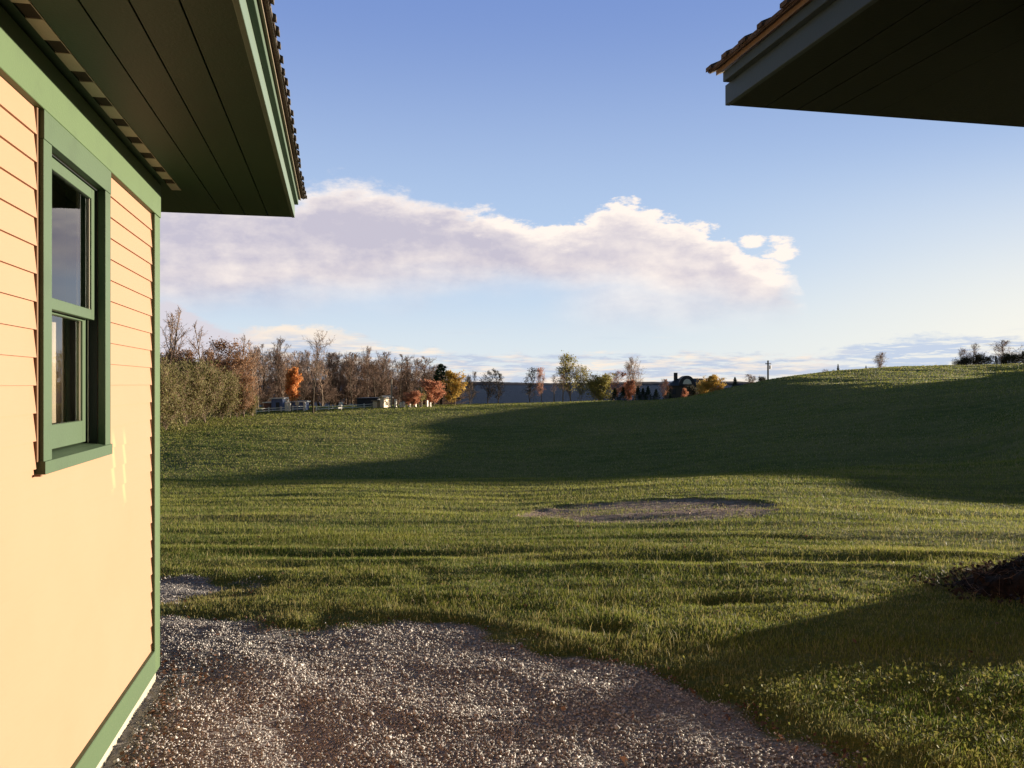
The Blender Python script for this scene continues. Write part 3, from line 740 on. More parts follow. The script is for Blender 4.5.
# --- olive bushes at the left end of the meadow
G='olive bushes at the left edge of the wood'
for i,(px,D,top,wd,lab) in enumerate([
 (146,98,356,46,'olive bush half hidden behind the house corner'),
 (166,102,366,36,'broad olive bush right beside the green corner board'),
 (186,107,363,34,'olive bush second from the house corner'),
 (205,112,362,36,'tallest rounded olive bush in the middle of the bush mass'),
 (222,117,372,28,'olive green bush below the russet tree'),
 (237,122,381,24,'low olive bush near the right end of the bush mass'),
 (249,126,393,13,'small last olive bush next to the blue shed')]):
    tree('bush',i%3,px,D,top,wd,lab,'bush',G)
for i,(px,D,top,wd,lab) in enumerate([(176,118,352,32,'brownish bush behind the olive bushes near the house'),(196,119,350,30,'brownish bush behind the tallest olive bush'),(244,121,375,22,'russet shrub behind the low olive bush')]):
    tree('russet',i%2,px,D,top,wd,lab,'bush','brownish bushes behind the olive ones')
# --- russet and bare trees rising behind them
tree('russet',0,229,121,340,34,'russet leaved tree standing above the olive bushes')
tree('russet',1,214,124,350,24,'smaller russet tree just left of the tall russet one')
for px,top,lab in [(163,312,'tall bare tree nearest the green corner board'),(171,306,'thin tall bare tree second from the corner board'),(186,334,'thin bare tree between two olive bushes, shorter than its neighbours'),
                   (207,320,'tall bare tree forking above the middle bushes'),(243,334,'bare tree just right of the russet tree'),(252,338,'bare tree second right of the russet tree')]:
    tree('bare_tall',px%3,px,124+px%5,top,None,lab,'tree','tall bare trees at the left')
tree('spread',0,313,128,330,34,'large dark bare tree standing alone behind the white fence')
# --- the bare wood
GW='bare trees of the wood behind the meadow'
rw=random.Random(11)
FR=['just right of the low olive bushes','above the narrow red shed','above the blue grey shed','left of the orange tree','directly behind the slim orange tree','between the orange tree and the lone bare tree',
'just right of the lone bare tree','second right of the lone bare tree','third right of the lone bare tree','above the white upright box','right of the white upright box','left end above the dark barn','tallest, over the dark barn','above the right end of the dark barn','above the cream cottage','left of the pale pole','right of the pale pole','above the tallest white marker','behind the small orange red tree','behind the yellow green tree','between the yellow green and the round orange tree','behind the round orange red tree','hidden low behind the pine and golden tree']
row=[(258,350),(266,344),(274,338),(282,352),(292,360),(301,366),(322,360),(330,353),(337,352),(346,358),(353,352),(361,354),(368,346),(376,360),(383,352),(390,357),(397,354),(405,362),(413,358),(420,356),(427,366),(434,372),(449,372)]
for i,(px,top) in enumerate(row):
    tree('bare_dark' if i%3 else 'bare',i%3,px,154+(px-258)*.34+rw.uniform(-4,8),top,rw.uniform(14,22),'bare tree at the wood front, '+FR[i],'tree','front trees of the bare wood')
for i in range(34):
    px=150+i*9.0+rw.uniform(-3,3); top=352+rw.uniform(-4,14)+(6 if px>400 else 0)
    tree('bare_dark' if i%2 else 'bare',i%3,px,174+max(0,px-258)*.30+rw.uniform(-6,18),top,rw.uniform(16,26),'slender leafless grey brown tree in the dense wood behind the fence','tree',GW)
for i in range(16):
    px=60+i*7; tree('bare_dark',i%3,px,135+rw.uniform(0,25),345+rw.uniform(-10,10),rw.uniform(18,28),'slender leafless grey brown tree in the dense wood behind the fence','tree',GW)
for i,(px,top) in enumerate([(262,384),(276,380),(322,384),(334,388),(346,386),(358,388),(398,388),(372,384),(300,386),(285,388)]+[(256+i*7.3,388+3*math.sin(i*2.1)) for i in range(28)]):
    _th=px
    tree('bare_dark',i%3,px,158+(px-258)*.34+rw.uniform(-4,6),top,rw.uniform(16,22),'low leafless thicket tree at the foot of the wood','tree','thicket at the foot of the wood')
# --- coloured trees along the field edge
tree('orange',0,291,136,368,13,'slim bright orange tree behind the white fence')
tree('red',0,413,143,391,15,'small orange red tree left of the yellow green one')
tree('yg',0,421,146,387,12,'small yellow green tree between two orange red trees')
tree('red',1,434,149,380,18,'round orange red tree left of the pine')
tree('pine',0,441,160,364,22,'dark pine rising behind the orange and yellow trees')
tree('yellow',0,455,155,371,19,'golden yellow tree right of the pine')
tree('darktree',0,470,156,377,12,'small dark tree right of the golden yellow tree')
tree('tan_bare',0,472,162,371,10,'pale twiggy tree against the lake left edge')
tree('darktree',1,488,163,369,15,'dark thin tree standing before the lake, left of a pair')
tree('darktree',2,498,163,373,13,'dark thin tree standing before the lake, right of a pair')
tree('darktree',0,530,166,368,16,'dark left tree of the pair with orange tints by the lake')
tree('red_wood',0,541,166,367,12,'tree with an orange lit crown before the lake')
tree('bare_tall',1,554,168,374,6,'very thin pale bare trunk before the lake')
tree('bare_tall',2,563,168,373,9,'thin dark bare tree left of the tall yellow green tree')
tree('yg',1,571,174,354,24,'tallest yellow green tree on the lake side')
tree('yg',0,581,176,366,14,'lower leafy tree leaning against the tallest yellow green one')
tree('ygbush',0,600,180,374,22,'round yellow green bush tree by the field edge')
tree('red_wood',1,614,184,371,20,'russet red tree behind the round yellow green bush')
tree('tan_bare',1,634,186,357,22,'tall pale twiggy tree with tan leaves above small spruces')
tree('red',0,629,184,380,12,'low orange red tree at the foot of the tall pale tree')
for i,(px,top,lab) in enumerate([(615,388,'small dark spruce right of the yellow green bush'),(623,387,'second small spruce from the yellow green bush'),(638,386,'small spruce below the tall pale tree'),(643,388,'small spruce just right of the tall pale tree'),(648,386,'narrow spruce in front of the lake gap'),(656,389,'lowest squat spruce left of the orange sapling'),(668,386,'small spruce at the left wall of the dark house')]):
    tree('spruce',i%2,px,178,top,8,lab,'spruce','small spruces along the field edge')
tree('red_wood',2,664,176,379,9,'thin orange sapling at the left of the dark house')
tree('red',1,684,196,388.5,5,'little red orange bush in front of the dark house')
tree('yellowbush',0,706,190,379,14,'golden bush at the right end of the dark house')
tree('yellow',1,716,188,375,16,'taller golden tree at the right end of the dark house')
tree('darkbush',0,693,206,385,14,'dark bush before the dark house wall','bush')
# --- trees on the crest of the hill
tree('spruce',0,735,192,377,7,'small spruce on the slope right of the golden bush','spruce')
tree('tan_bare',0,750,196,374,12,'pinkish bare bush low on the hill skyline','bush')
tree('darkbush',1,762,196,376,8,'dark low bush left of the pole on the skyline','bush')
tree('tan_bare',1,827,215,369,10,'faint pale bush on the skyline left of the small spruce','bush')
tree('spruce',1,838,215,364,4,'tiny spruce on the middle of the hill skyline','spruce')
tree('darkbush',0,832,214,370,6,'tiny dark bush beside the tiny spruce','bush')
tree('spruce',0,866,215,365.5,3.5,'tiny spruce left of the lone pale tree','spruce')
tree('darkbush',1,871,214,367,6,'tiny bush left of the lone pale tree','bush')
tree('tan_bare',0,881,212,352,13,'lone pale leafless tree on the hill skyline')
tree('darkbush',0,963,208,357,16,'dark bush at the left of the hilltop group','bush')
tree('bare_tall',0,959,208,347,5,'thin bare sapling above the left hilltop bush')
tree('bare',1,968,209,343,16,'pale bare tree between two dark hilltop bushes')
tree('darkbush',1,981,208,353,20,'broad dark bush in the middle of the hilltop group','bush')
tree('spruce',1,996,208,356,5,'small spruce in the hilltop group','spruce')
tree('bare',0,1006,209,340,24,'bare spreading tree above the right hilltop bush')
tree('darkbush',0,1008,207,353,16,'dark bush under the right bare hilltop tree','bush')
tree('darkbush',1,1022,208,351,14,'dark bush cut by the right edge of the view','bush')
tree('bare',2,1050,208,343,24,'bare hilltop tree beyond the right dark bush')
# ------------------------------------------------------------ far buildings, fence, pole
def gz(X,D): return float(H(X,D))
M_BLUE=painted('blue grey shed paint',(.12,.16,.30),(.08,.1,.2),.3,2)
M_WHITE=painted('white paint',(.78,.74,.66),(.5,.45,.38),.25,2)
M_CRM=painted('cream siding far',(.72,.58,.40),(.5,.4,.28),.3,2)
M_ROOFD=painted('dark roofing',(.035,.035,.045),(.05,.045,.045),.3,2)
M_DWALL=painted('dark brown house wall',(.07,.055,.05),(.05,.04,.035),.3,1)
M_REDS=painted('dull red siding',(.22,.09,.06),(.12,.06,.04),.3,2)
M_DG=P('dark pane',(.03,.04,.06),.15,0,.5)
def shed(name,px,D,wpx,hpx,depth,wall,roofm,label,cat,roof='flat',door=True,win=0,rz=0,zoff=0):
    X=wcol(px,D); z=gz(X,D)-.1+zoff; w_=wpx/835*D; h=hpx/835*D
    e=empty(name,(X,D,z),R(rz),label=label,cat=cat)
    m=MB(); m.box((-w_/2,0,0),(w_/2,depth,h)); m.build('wall',wall,e)
    m=MB(); o=.25
    if roof=='flat': m.prism([(-w_/2-o,h+.002),(-w_/2-o,h+.15),(w_/2+o,h+.22),(w_/2+o,h+.002)],-o,depth+o)
    else:
        rh=w_*.33; m.prism([(-w_/2-o,h-.1),(-w_/2-o,h+.05),(0,h+rh+.12),(w_/2+o,h+.05),(w_/2+o,h-.1),(0,h+rh)],-o,depth+o)
        g=MB(); g.prism([(-w_/2,h+.001),(0,h+rh-.02),(w_/2,h+.001)],.02,depth-.02); g.build('gable',wall,e)
    m.build('roof',roofm,e)
    if door:
        m=MB(); m.box((-.1*w_,-.05,.05),(.22*w_,-.002,h*.72)); m.build('door',M_DG,e)
    for i in range(win):
        m=MB(); x=-w_*.35+i*w_*.55; m.box((x,-.04,h*.45),(x+.7,-.002,h*.75)); f=m.build('window',M_WHITE,e)
        m=MB(); m.box((x+.08,-.06,h*.45+.08),(x+.62,-.042,h*.75-.08)); m.build('pane',M_DG,f)
    return e
shed('shed',277,141,11,12.5,3,M_BLUE,M_WHITE,'blue grey shed with a dark doorway behind the white fence','shed')
shed('shed',297,143,17,8.5,2.5,M_BLUE,M_WHITE,'low long blue grey shed behind the slim orange tree','shed',door=False)
shed('shed',267,142,6,8.5,2.5,M_REDS,M_WHITE,'narrow dull red shed at the left end of the fence','shed',door=False)
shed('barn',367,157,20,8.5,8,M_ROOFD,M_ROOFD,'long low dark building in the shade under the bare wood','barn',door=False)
shed('cottage',382,146,4.5,10.5,2.8,M_CRM,M_CRM,'small cream sunlit gabled cottage beside the dark building','cottage','gable',door=False,rz=-22)
shed('shed',375,147,5,7.5,3,M_CRM,M_WOOD,'low tan lean shed against the left of the cream cottage','shed',door=False,rz=-22)
# propane-like white round tank and signs near the fence: small white upright things
def slab(name,px,D,wpx,hpx,label,cat,mat=None,group=None,round_=False):
    X=wcol(px,D); z=gz(X,D)-.05; w_=wpx/835*D; h=hpx/835*D; mat=mat or M_WHITE
    e=empty(name,(X,D,z),R(rw.uniform(-26,-14)),label=label,cat=cat,group=group)
    if round_:
        m=MB(); m.prism([(w_/2*math.cos(t*6.283/14),h-w_/2+w_/2*math.sin(t*6.283/14)) for t in range(14)],0,.12); m.build('board',mat,e)
        m=MB(); m.tube((0,.06,0),(0,.06,h-w_*.9),.05,.05,6); m.build('post',mat,e)
    else:
        m=MB(); m.box((-w_/2,0,.12),(w_/2,w_*1.3,h)); m.build('slab',mat,e,.03)
        m=MB(); m.box((-w_/2-.08,-.06,0),(w_/2+.08,w_*1.3+.06,.119)); m.build('base',M_CONC,e)
    return e
slab('round_sign',297,139.5,4.2,10,'pale round sign on a post behind the white fence','sign',M_CRM,None,True)
slab('white_cabinet',286.5,139.5,3,13,'tall white cabinet at the right end of the blue grey shed','cabinet')
slab('white_cabinet',340,143,2.6,7.5,'white upright box standing before the wood right of the lone bare tree','cabinet')
for px,w_,h_,lab in [(395,1.8,8.5,'tallest white grave marker right of the cream cottage'),(400.5,2,5.5,'squat white marker right of the tallest one'),(403.5,1.8,6,'white marker third right of the cottage'),(409,1.8,4,'low white marker under the small orange tree'),(414.8,1.8,4,'low white marker beneath the yellow green tree'),(420,1.6,6,'white marker just right of the yellow green tree'),(426.5,1.6,7,'narrow white marker under the round orange red tree'),(430,1.2,5,'small pale marker right of the narrow one')]:
    slab('white_marker',px,146,w_,h_,lab,'marker',None,'white markers along the field edge')
# fence: long white rails on posts
def fence(px0,px1,D0,D1,label,n):
    A=np.array([wcol(px0,D0),D0]);B_=np.array([wcol(px1,D1),D1])
    e=empty('rail_fence',(A[0],A[1],gz(*A)),0,label=label,cat='fence')
    pts=[A+(B_-A)*i/n for i in range(n+1)]
    P3=[Vector((p[0]-A[0],p[1]-A[1],gz(p[0],p[1])-gz(*A))) for p in pts]
    for zz in (.22,.58):
        m=MB()
        for a_,b_ in zip(P3[:-1],P3[1:]):
            d=(b_-a_); nrm=Vector((-d.y,d.x,0)).normalized()*.03
            q=[a_-nrm,b_-nrm,b_+nrm,a_+nrm]
            m.add([v+Vector((0,0,zz)) for v in q]+[v+Vector((0,0,zz+.13)) for v in q],[(0,3,2,1),(4,5,6,7),(0,1,5,4),(1,2,6,5),(2,3,7,6),(3,0,4,7)])
        m.build('rail',M_WHITE,e)
    for p in P3:
        m=MB(); m.box((p.x-.09,p.y+.035,p.z-.2),(p.x+.09,p.y+.2,p.z+.85)); m.build('post',M_WHITE,e)
fence(256,304,133,143,'white rail fence running from the bushes to the gate posts',4)
fence(316,375,137,149,'white rail fence right of the lone bare tree',5)
m_=[(286,137.4,'white gate post, left of the pair by the orange tree'),(289.5,137.4,'white gate post, right of the pair by the orange tree'),(304.5,138.2,'thick white gate post left of the lone bare tree')]
for px,D,lab in m_:
    X=wcol(px,D); e=empty('gate_post',(X,D,gz(X,D)-.1),0,label=lab,cat='post',group='white gate posts')
    m=MB(); m.box((-.17,-.17,0),(.17,.17,1.45)); m.build('post_shaft',M_WHITE,e,.02)
    m=MB(); m.prism([(-.24,1.451),(.24,1.451),(.0,1.62)],-.22,.22); m.build('post_cap',M_WHITE,e)
# two pale utility poles in the wood and one on the hill
def pole(px,D,top,label,mat,arm=True,r=.14):
    X=wcol(px,D); z=gz(X,D)-.3; h=1.6+(384-top)/835*D-z
    e=empty('utility_pole',(X,D,z),0,label=label,cat='pole')
    m=MB(); m.tube((0,0,0),(0,0,h),r*1.2,r,8); m.build('shaft',mat,e)
    if arm:
        m=MB(); m.box((-.7,-.2,h-.9),(.7,-.13,h-.7)); m.build('crossarm',mat,e)
        m=MB(); m.tube((.45,-.25,h-2.1),(.45,-.25,h-1.2),.22,.22,10); m.build('transformer',P('grey metal',(.3,.3,.32),.5),e)
        m=MB()
        for x in (-.6,0,.6): m.tube((x,-.17,h-.7),(x,-.17,h-.5),.04,.03,6)
        m.build('insulator',M_WHITE,e)
pole(391.5,144,379,'pale pole standing before the wood right of the cream cottage',BARKP,False,.12)
pole(421.5,146,387,'short pale pole beside the yellow green tree',BARKP,False,.10)
pole(768,204,360.5,'lone utility pole on the hill skyline',bark('pole wood',(.16,.13,.11),(.25,.2,.17)),True,.2)
# dark house on the far slope
D=215; X=wcol(689,D); z=gz(X,D)-.2
e=empty('lakeside_house',(X,D,z),R(-4),label='dark low house with a chimney and arched dormer by the lake',cat='house')
ztop=1.6+(384-384.5)/835*D-z   # eaves
w2=20/835*D
m=MB(); m.box((-w2,0,0),(w2,9,ztop-.3)); m.build('wall',M_DWALL,e)
m=MB(); rh=1.6
m.add([(-w2-.6,-.6,ztop-.3),(w2+.6,-.6,ztop-.3),(w2+.6,9.6,ztop-.3),(-w2-.6,9.6,ztop-.3),(-w2+3,4.5,ztop+rh),(w2-1,4.5,ztop+rh)],[(0,1,5,4),(1,2,5),(2,3,4,5),(3,0,4),(0,3,2,1)])
rf=m.build('roof',M_ROOFD,e)
m=MB(); n=14; cx=-.5; m.prism([(cx+2.1*math.cos(math.pi*i/n),ztop-.2+2.5*math.sin(math.pi*i/n)) for i in range(n+1)],-.4,5); dm=m.build('dormer',M_ROOFD,rf)
m=MB(); m.prism([(cx+1.1*math.cos(math.pi*i/n),ztop+.1+1.35*math.sin(math.pi*i/n)) for i in range(n+1)],-.46,-.402); m.build('window',M_WHITE,e)
m=MB(); m.box((-w2+1.8,3.6,ztop),(-w2+2.7,4.6,ztop+rh+1.5)); m.build('chimney',M_DWALL,rf)
for x in (-w2+.8,-w2+3.0,1.4,3.2):
    m=MB(); m.box((x,-.05,ztop-2.6),(x+1.2,-.002,ztop-1.1)); f=m.build('window',M_DWALL,e); m=MB(); m.box((x+.12,-.08,ztop-2.48),(x+1.08,-.052,ztop-1.22)); m.build('pane',M_DG,f)
# ------------------------------------------------------------ grass
rs=np.random.RandomState(77)
def in_house(x,y):
    out=np.zeros(x.shape,bool); c0,s0=math.cos(R(11.83)),math.sin(R(11.83))
    for (ox,oy),s in (((-1.905,4.5),1),((1.669,2.608),-1)):
        dx,dy=x-ox,y-oy; v=(dx*c0+dy*s0)*s; u=-dx*s0+dy*c0
        out|=(v<.03)&(v>-DEP)&(u<.03)&(u>-LEN)
    return out
def blades(n,r0,r1,pw,azm,hh,ww,farm=False):
    uu=rs.rand(n); k=2-pw
    r=(r0**k+uu*(r1**k-r0**k))**(1/k) if abs(k)>1e-6 else r0*(r1/r0)**uu
    a_=np.radians(rs.uniform(-azm,azm,n)); x=r*np.sin(a_); y=r*np.cos(a_)
    if not farm:
        g=gravel_sd(x,y); keep=(g<-.02+.10*rs.rand(n)**3*1.2)&~in_house(x,y)
        keep&=~((r<6.5)&(g>-.35)&(rs.rand(n)>.25+.75*sstep(-g,0,.35)))
        pr=patch_r(x,y); keep&=(pr>1.0)|(rs.rand(n)<.08+.35*(fbm(x*2,y*3,2)>.3))
        x,y,r=x[keep],y[keep],r[keep]
    n=len(x); z=H(x,y)
    cl=fbm(x*1.7,y*3.2,3); cl2=fbm(x*.35+4,y*.9,2)
    h=hh(r)*np.clip(1+.35*cl+.2*cl2,.6,1.5)*rs.uniform(.6,1.35,n)
    w_=ww(r)*rs.uniform(.7,1.3,n)
    th=rs.rand(n)*6.283; ln=rs.uniform(.1,.75,n)*h; ld=rs.rand(n)*6.283
    bx,by=np.cos(th)*w_/2,np.sin(th)*w_/2
    tip=np.stack([x+np.cos(ld)*ln,y+np.sin(ld)*ln,z+h],1)
    m1=np.stack([x+bx*.8+np.cos(ld)*ln*.3,y+by*.8+np.sin(ld)*ln*.3,z+h*.55],1); m2=np.stack([x-bx*.8+np.cos(ld)*ln*.3,y-by*.8+np.sin(ld)*ln*.3,z+h*.55],1)
    b1=np.stack([x-bx,y-by,z-.01],1); b2=np.stack([x+bx,y+by,z-.01],1)
    tone=np.clip(.45+.35*fbm(x*.5+2,y*1.4,4)+.25*rs.randn(n)+.25*fbm(x*.05,y*.05,2),0,1)
    dry=np.clip((rs.rand(n)<.13+.16*np.clip(fbm(x*.25,y*1.1,3)+.3,0,1)).astype(float)+ (r<7)*sstep(gravel_sd(x,y),-.6,0)*rs.rand(n),0,1)
    return b1,b2,m1,m2,tip,tone,dry
def pack(sets,simple):
    V=[];Q=[];T_=[];to=[];dr=[];o=0
    for (b1,b2,m1,m2,tip,tone,dry),sp in zip(sets,simple):
        n=len(b1); i=np.arange(n)
        if sp:
            V.append(np.stack([b1,b2,tip],1).reshape(-1,3)); T_.append(np.stack([i*3,i*3+1,i*3+2],1)+o); to.append(np.repeat(tone,3)); dr.append(np.repeat(dry,3)); o+=3*n
        else:
            V.append(np.stack([b1,b2,m1,m2,tip],1).reshape(-1,3)); Q.append(np.stack([i*5,i*5+1,i*5+2,i*5+3],1)+o); T_.append(np.stack([i*5+3,i*5+2,i*5+4],1)+o); to.append(np.repeat(tone,5)); dr.append(np.repeat(dry,5)); o+=5*n
    fl=([np.concatenate(Q)] if Q else [])+[np.concatenate(T_)]
    return np.concatenate(V),fl,np.concatenate(to),np.concatenate(dr)
gm=bpy.data.materials.new('grass blades'); gm.use_nodes=True; t=NT(gm.node_tree); b_=t.n['Principled BSDF']
at=t.new('ShaderNodeAttribute',attribute_name='tone'); ad=t.new('ShaderNodeAttribute',attribute_name='dry')
col=t.mix(at.outputs['Fac'],(.085,.130,.018),(.31,.31,.060)); col=t.mix(t.m('MULTIPLY',ad.outputs['Fac'],.85),col,(.42,.34,.15))
t.l.new(col,b_.inputs['Base Color']); b_.inputs['Roughness'].default_value=.6; b_.inputs['Specular IOR Level'].default_value=.25
tl=t.new('ShaderNodeBsdfTranslucent'); t.l.new(col,tl.inputs[0]); mx=t.new('ShaderNodeMixShader'); mx.inputs[0].default_value=.4
t.l.new(b_.outputs[0],mx.inputs[1]); t.l.new(tl.outputs[0],mx.inputs[2]); t.l.new(mx.outputs[0],t.n['Material Output'].inputs[0])
S1=blades(300000,3.0,9.5,1.15,40,lambda r:.022+.0*r,lambda r:.0034+.0*r)
S2=blades(330000,8.5,26,1.6,40,lambda r:.022+.0009*r,lambda r:.0035*(r/6))
S3=blades(330000,26,200,1.7,38,lambda r:.07+.0003*r,lambda r:.045*(r/60),True)
S4=blades(9000,3.2,14,1.2,40,lambda r:.062+.0*r,lambda r:.0030+.0*r); S4=(*S4[:6],np.clip(S4[6]+.75*(rs.rand(len(S4[6]))<.8),0,1))
v_,f_,to_,dr_=pack([S1,S2,S3,S4],[False,True,True,False])
tag(link('meadow_grass',np_mesh('meadow_grass',v_,f_,gm,False,{'tone':to_,'dry':dr_})),'short sunlit meadow grass with dry straw blades','grass',None,'stuff')
# ------------------------------------------------------------ gravel stones
def stones(n,sampler,s0,s1,mat,name,label,flat=.6):
    x,y=sampler(n); n=len(x); z=H(x,y)
    s=rs.uniform(s0,s1,n)*np.where(rs.rand(n)<.035,1.9,1)*np.where(fbm(x*1.1+7,y*1.1,2)>.15,.8,1.0)
    base=np.array([(1,0,0),(0,1,0),(-1,0,0),(0,-1,0),(.2,.1,1),(-.15,.1,-1)],float); tri=np.array([(0,1,4),(1,2,4),(2,3,4),(3,0,4),(1,0,5),(2,1,5),(3,2,5),(0,3,5)])
    V=base[None]*rs.uniform(.6,1.15,(n,6,1))*np.stack([rs.uniform(.7,1.3,n),rs.uniform(.5,1,n),np.full(n,flat)*rs.uniform(.7,1.3,n)],1)[:,None]
    # random rotations
    q_=rs.randn(n,4)*np.array([1,.45,.45,1]); q_/=np.linalg.norm(q_,axis=1)[:,None]; w_,a,b,c=q_.T
    Rm=np.stack([1-2*(b*b+c*c),2*(a*b-c*w_),2*(a*c+b*w_),2*(a*b+c*w_),1-2*(a*a+c*c),2*(b*c-a*w_),2*(a*c-b*w_),2*(b*c+a*w_),1-2*(a*a+b*b)],1).reshape(-1,3,3)
    V=np.einsum('nij,nkj->nki',Rm,V)*s[:,None,None]; V+=np.stack([x,y,z+s*.25],1)[:,None]
    F_=(tri[None]+(np.arange(n)*6)[:,None,None]).reshape(-1,3)
    tone=np.repeat(rs.rand(n),6)
    return tag(link(name,np_mesh(name,V.reshape(-1,3),F_,mat,False,{'tone':tone})),label,'gravel' if 'gravel' in name else 'soil',None,'stuff')
def stonemat(name,cols):
    m=bpy.data.materials.new(name); m.use_nodes=True; t=NT(m.node_tree); b=t.n['Principled BSDF']
    at=t.new('ShaderNodeAttribute',attribute_name='tone'); cr=t.new('ShaderNodeValToRGB'); t.l.new(at.outputs['Fac'],cr.inputs[0])
    el_=cr.color_ramp.elements
    while len(el_)<len(cols): el_.new(.5)
    for i,(p,c_) in enumerate(cols): el_[i].position=p; el_[i].color=(*c_,1)
    cr.color_ramp.interpolation='CONSTANT'; t.l.new(cr.outputs[0],b.inputs['Base Color']); b.inputs['Roughness'].default_value=.8; b.inputs['Specular IOR Level'].default_value=.3
    return m
SM=stonemat('gravel stones',[(0,(.25,.23,.22)),(.15,(.37,.345,.33)),(.40,(.48,.45,.43)),(.62,(.57,.54,.51)),(.78,(.43,.37,.35)),(.88,(.68,.65,.61)),(.96,(.13,.12,.115))])
def gs(n):
    r=(1.6**.9+rs.rand(n)*(9.2**.9-1.6**.9))**(1/.9); a_=np.radians(rs.uniform(-44,44,n)); x=r*np.sin(a_); y=r*np.cos(a_)
    g=gravel_sd(x,y)
    k=(rs.rand(n)<sstep(g,-.10,.14)*(.72+.28*sstep(fbm(x*2,y*2,3),-.5,.1)))&~in_house(x,y); return x[k],y[k]
stones(270000,gs,.0042,.0108,SM,'gravel','loose pinkish gravel between the two houses')
SO=stonemat('soil clods',[(0,(.20,.135,.105)),(.3,(.28,.195,.155)),(.6,(.34,.25,.20)),(.85,(.15,.10,.08))])
def ps(n):
    x=PX+rs.uniform(-2.2,2.2,n); y=PY_+rs.uniform(-1.9,1.9,n); k=patch_r(x,y)<1.02; return x[k],y[k]
stones(5000,ps,.005,.018,SO,'bare_soil','bare reddish soil in the sunken patch of the lawn',.4)
# ------------------------------------------------------------ leaf litter, weeds
def leafscatter(name,label,x,y,size,hgt,mat,cat):
    n=len(x); z=H(x,y)+hgt; u=rs.randn(n,3)*np.array([1,1,.45]); u/=np.linalg.norm(u,axis=1)[:,None]; v=np.cross(u,rs.randn(n,3)*np.array([.4,.4,1])); v/=np.linalg.norm(v,axis=1)[:,None]
    c=np.stack([x,y,z],1); s=(size*rs.uniform(.5,1.3,n))[:,None]
    V=np.stack([c-u*s*.5,c+v*s*.3-u*s*.1,c+u*s*.5,c-v*s*.35],1).reshape(-1,3)
    return tag(link(name,np_mesh(name,V,np.arange(4*n).reshape(-1,4),mat,False,{'tone':np.repeat(rs.rand(n),4)})),label,cat,None,'stuff')
n=60000; x=rs.uniform(-2.6,3,n); y=rs.uniform(2.6,6.6,n); g=gravel_sd(x,y); dn=np.exp(-(g/.10)**2)*(.05+.35*(fbm(x*1.6,y*1.6,2)>.2)); k=(rs.rand(n)<dn)&~in_house(x,y)
xa,ya=x[k],y[k]
n=900; t_=rs.rand(n)*4.2; off=np.abs(rs.randn(n))*.09+.05; c0,s0=math.cos(R(11.83)),math.sin(R(11.83))
xb=-1.905+s0*t_+c0*off; yb=4.5-c0*t_+s0*off; xb2=-1.9+rs.randn(350)*.22; yb2=4.62+rs.randn(350)*.16; k2=~in_house(xb2,yb2)
LIT=leafmat('dead leaves',(.10,.05,.035),(.26,.14,.085),.2)
xc=rs.uniform(-3,5,900); yc=rs.uniform(3.4,14,900); kc=~in_house(xc,yc)&(rs.rand(900)<.55)
leafscatter('fallen_leaves','scattered brown fallen leaves on the lawn and gravel',xc[kc],yc[kc],.030,.018,LIT,'leaves')
leafscatter('leaf_litter','reddish brown dead leaves along the gravel edge and house foot',np.concatenate([xa,xb,xb2[k2]]),np.concatenate([ya,yb,yb2[k2]]),.022,.012,LIT,'leaf litter')
WEED=leafmat('clover leaves',(.09,.11,.025),(.22,.21,.055),.4)
n=90000; x=rs.uniform(.7,4.2,n); y=rs.uniform(2.6,5.2,n); g=gravel_sd(x,y)
k=(g<.02)&(rs.rand(n)<.14*sstep(fbm(x*2.5,y*2.5,3),-.2,.4)*sstep(4.9-y,0,.7))&~in_house(x,y)
leafscatter('clover_weeds','yellow green clover and weeds right of the gravel',x[k],y[k],.020,.030+.02*rs.rand(int(k.sum())),WEED,'weeds')
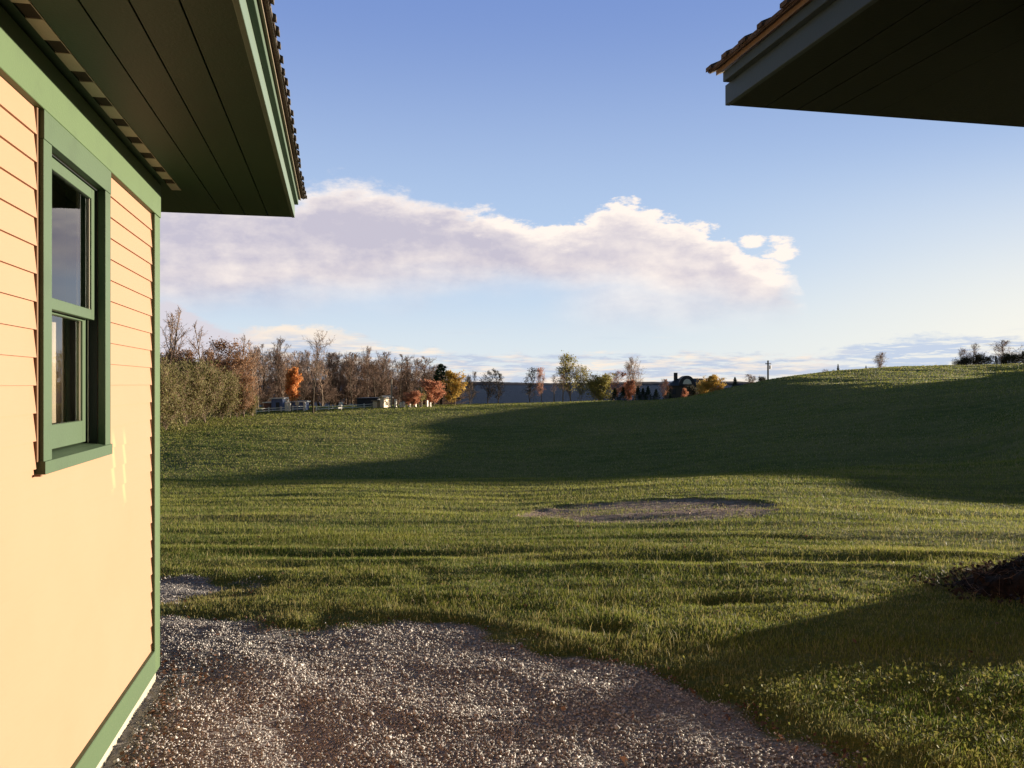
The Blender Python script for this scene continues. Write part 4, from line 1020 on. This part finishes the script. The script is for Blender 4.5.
# ------------------------------------------------------------ brush heap at the right
e=empty('brush_heap',(5.0,6.45,float(H(5.0,6.45))),0,label='low dark heap of soil and dead brush at the right edge',cat='brush heap')
gx,gy=np.meshgrid(np.linspace(-1.6,1.9,90),np.linspace(-1.15,1.0,60))
rad=np.hypot(gx/1.55,gy/.72)+.16*fbm(gx*2+3,gy*2,3); hz=.33*sstep(rad,1.0,.5)*(1+.35*fbm(gx*2.5,gy*2.5,3))+.045*fbm(gx*9,gy*9,3)*sstep(rad,1.0,.8)-.03*(rad>1)
gzz=H(gx+5.0,gy+6.45)-float(H(5.0,6.45)); i_=np.arange(gx.size).reshape(gx.shape)
M_SOIL=P('dark soil heap',(.045,.032,.025),.95,0,.1,lambda t,b:(t.l.new(t.mix(t.sm(t.noise(objco(t),16,5,.7),.35,.65),(.016,.012,.010),(.05,.034,.026)),b.inputs['Base Color']),bump(t,b,t.noise(objco(t),30,5,.7),1,.03)))
link('soil_mound',np_mesh('soil_mound',np.stack([gx.ravel(),gy.ravel(),(gzz+hz).ravel()],1),np.stack([i_[:-1,:-1],i_[:-1,1:],i_[1:,1:],i_[1:,:-1]],-1).reshape(-1,4),M_SOIL,True),e)
def hh_(x,y):
    rad=np.hypot(x/1.55,y/.72)+.16*fbm(x*2+3,y*2,3); return H(x+5.0,y+6.45)-float(H(5.0,6.45))+.33*sstep(rad,1.0,.5)*(1+.35*fbm(x*2.5,y*2.5,3)),rad
n=1500; x=rs.uniform(-1.7,1.9,n); y=rs.uniform(-1.1,1.0,n); z,rad=hh_(x,y); k=rad<1.12; x,y,z=x[k],y[k],z[k]; items=[]
for i in range(len(x)):
    a_=rs.rand()*6.283; el_=rs.uniform(-.2,.7); l=rs.uniform(.06,.22); p=np.array([x[i],y[i],z[i]]); d=np.array([math.cos(a_)*math.cos(el_),math.sin(a_)*math.cos(el_),math.sin(el_)])
    items.append(([p,p+d*l*.5,p+norm(d+rs.randn(3)*.3)*l],.0028,.001))
tv,tf=tubes(items,3); link('twigs',np_mesh('twigs',tv,tf,TWIGD),e)
n=5200; x=rs.uniform(-1.8,1.9,n); y=rs.uniform(-1.2,1.05,n); z,rad=hh_(x,y); k=rad<1.15+.1*rs.rand(n); x,y,z=x[k],y[k],z[k]
lv,lf,lt=leaves(np.stack([x,y,z+.03],1),len(x),.025,.04,5); link('dead_leaves',np_mesh('dead_leaves',lv,lf,leafmat('heap dead leaves',(.02,.016,.013),(.07,.045,.03),.2),False,{'tone':lt}),e)
print('objects',len(bpy.data.objects))
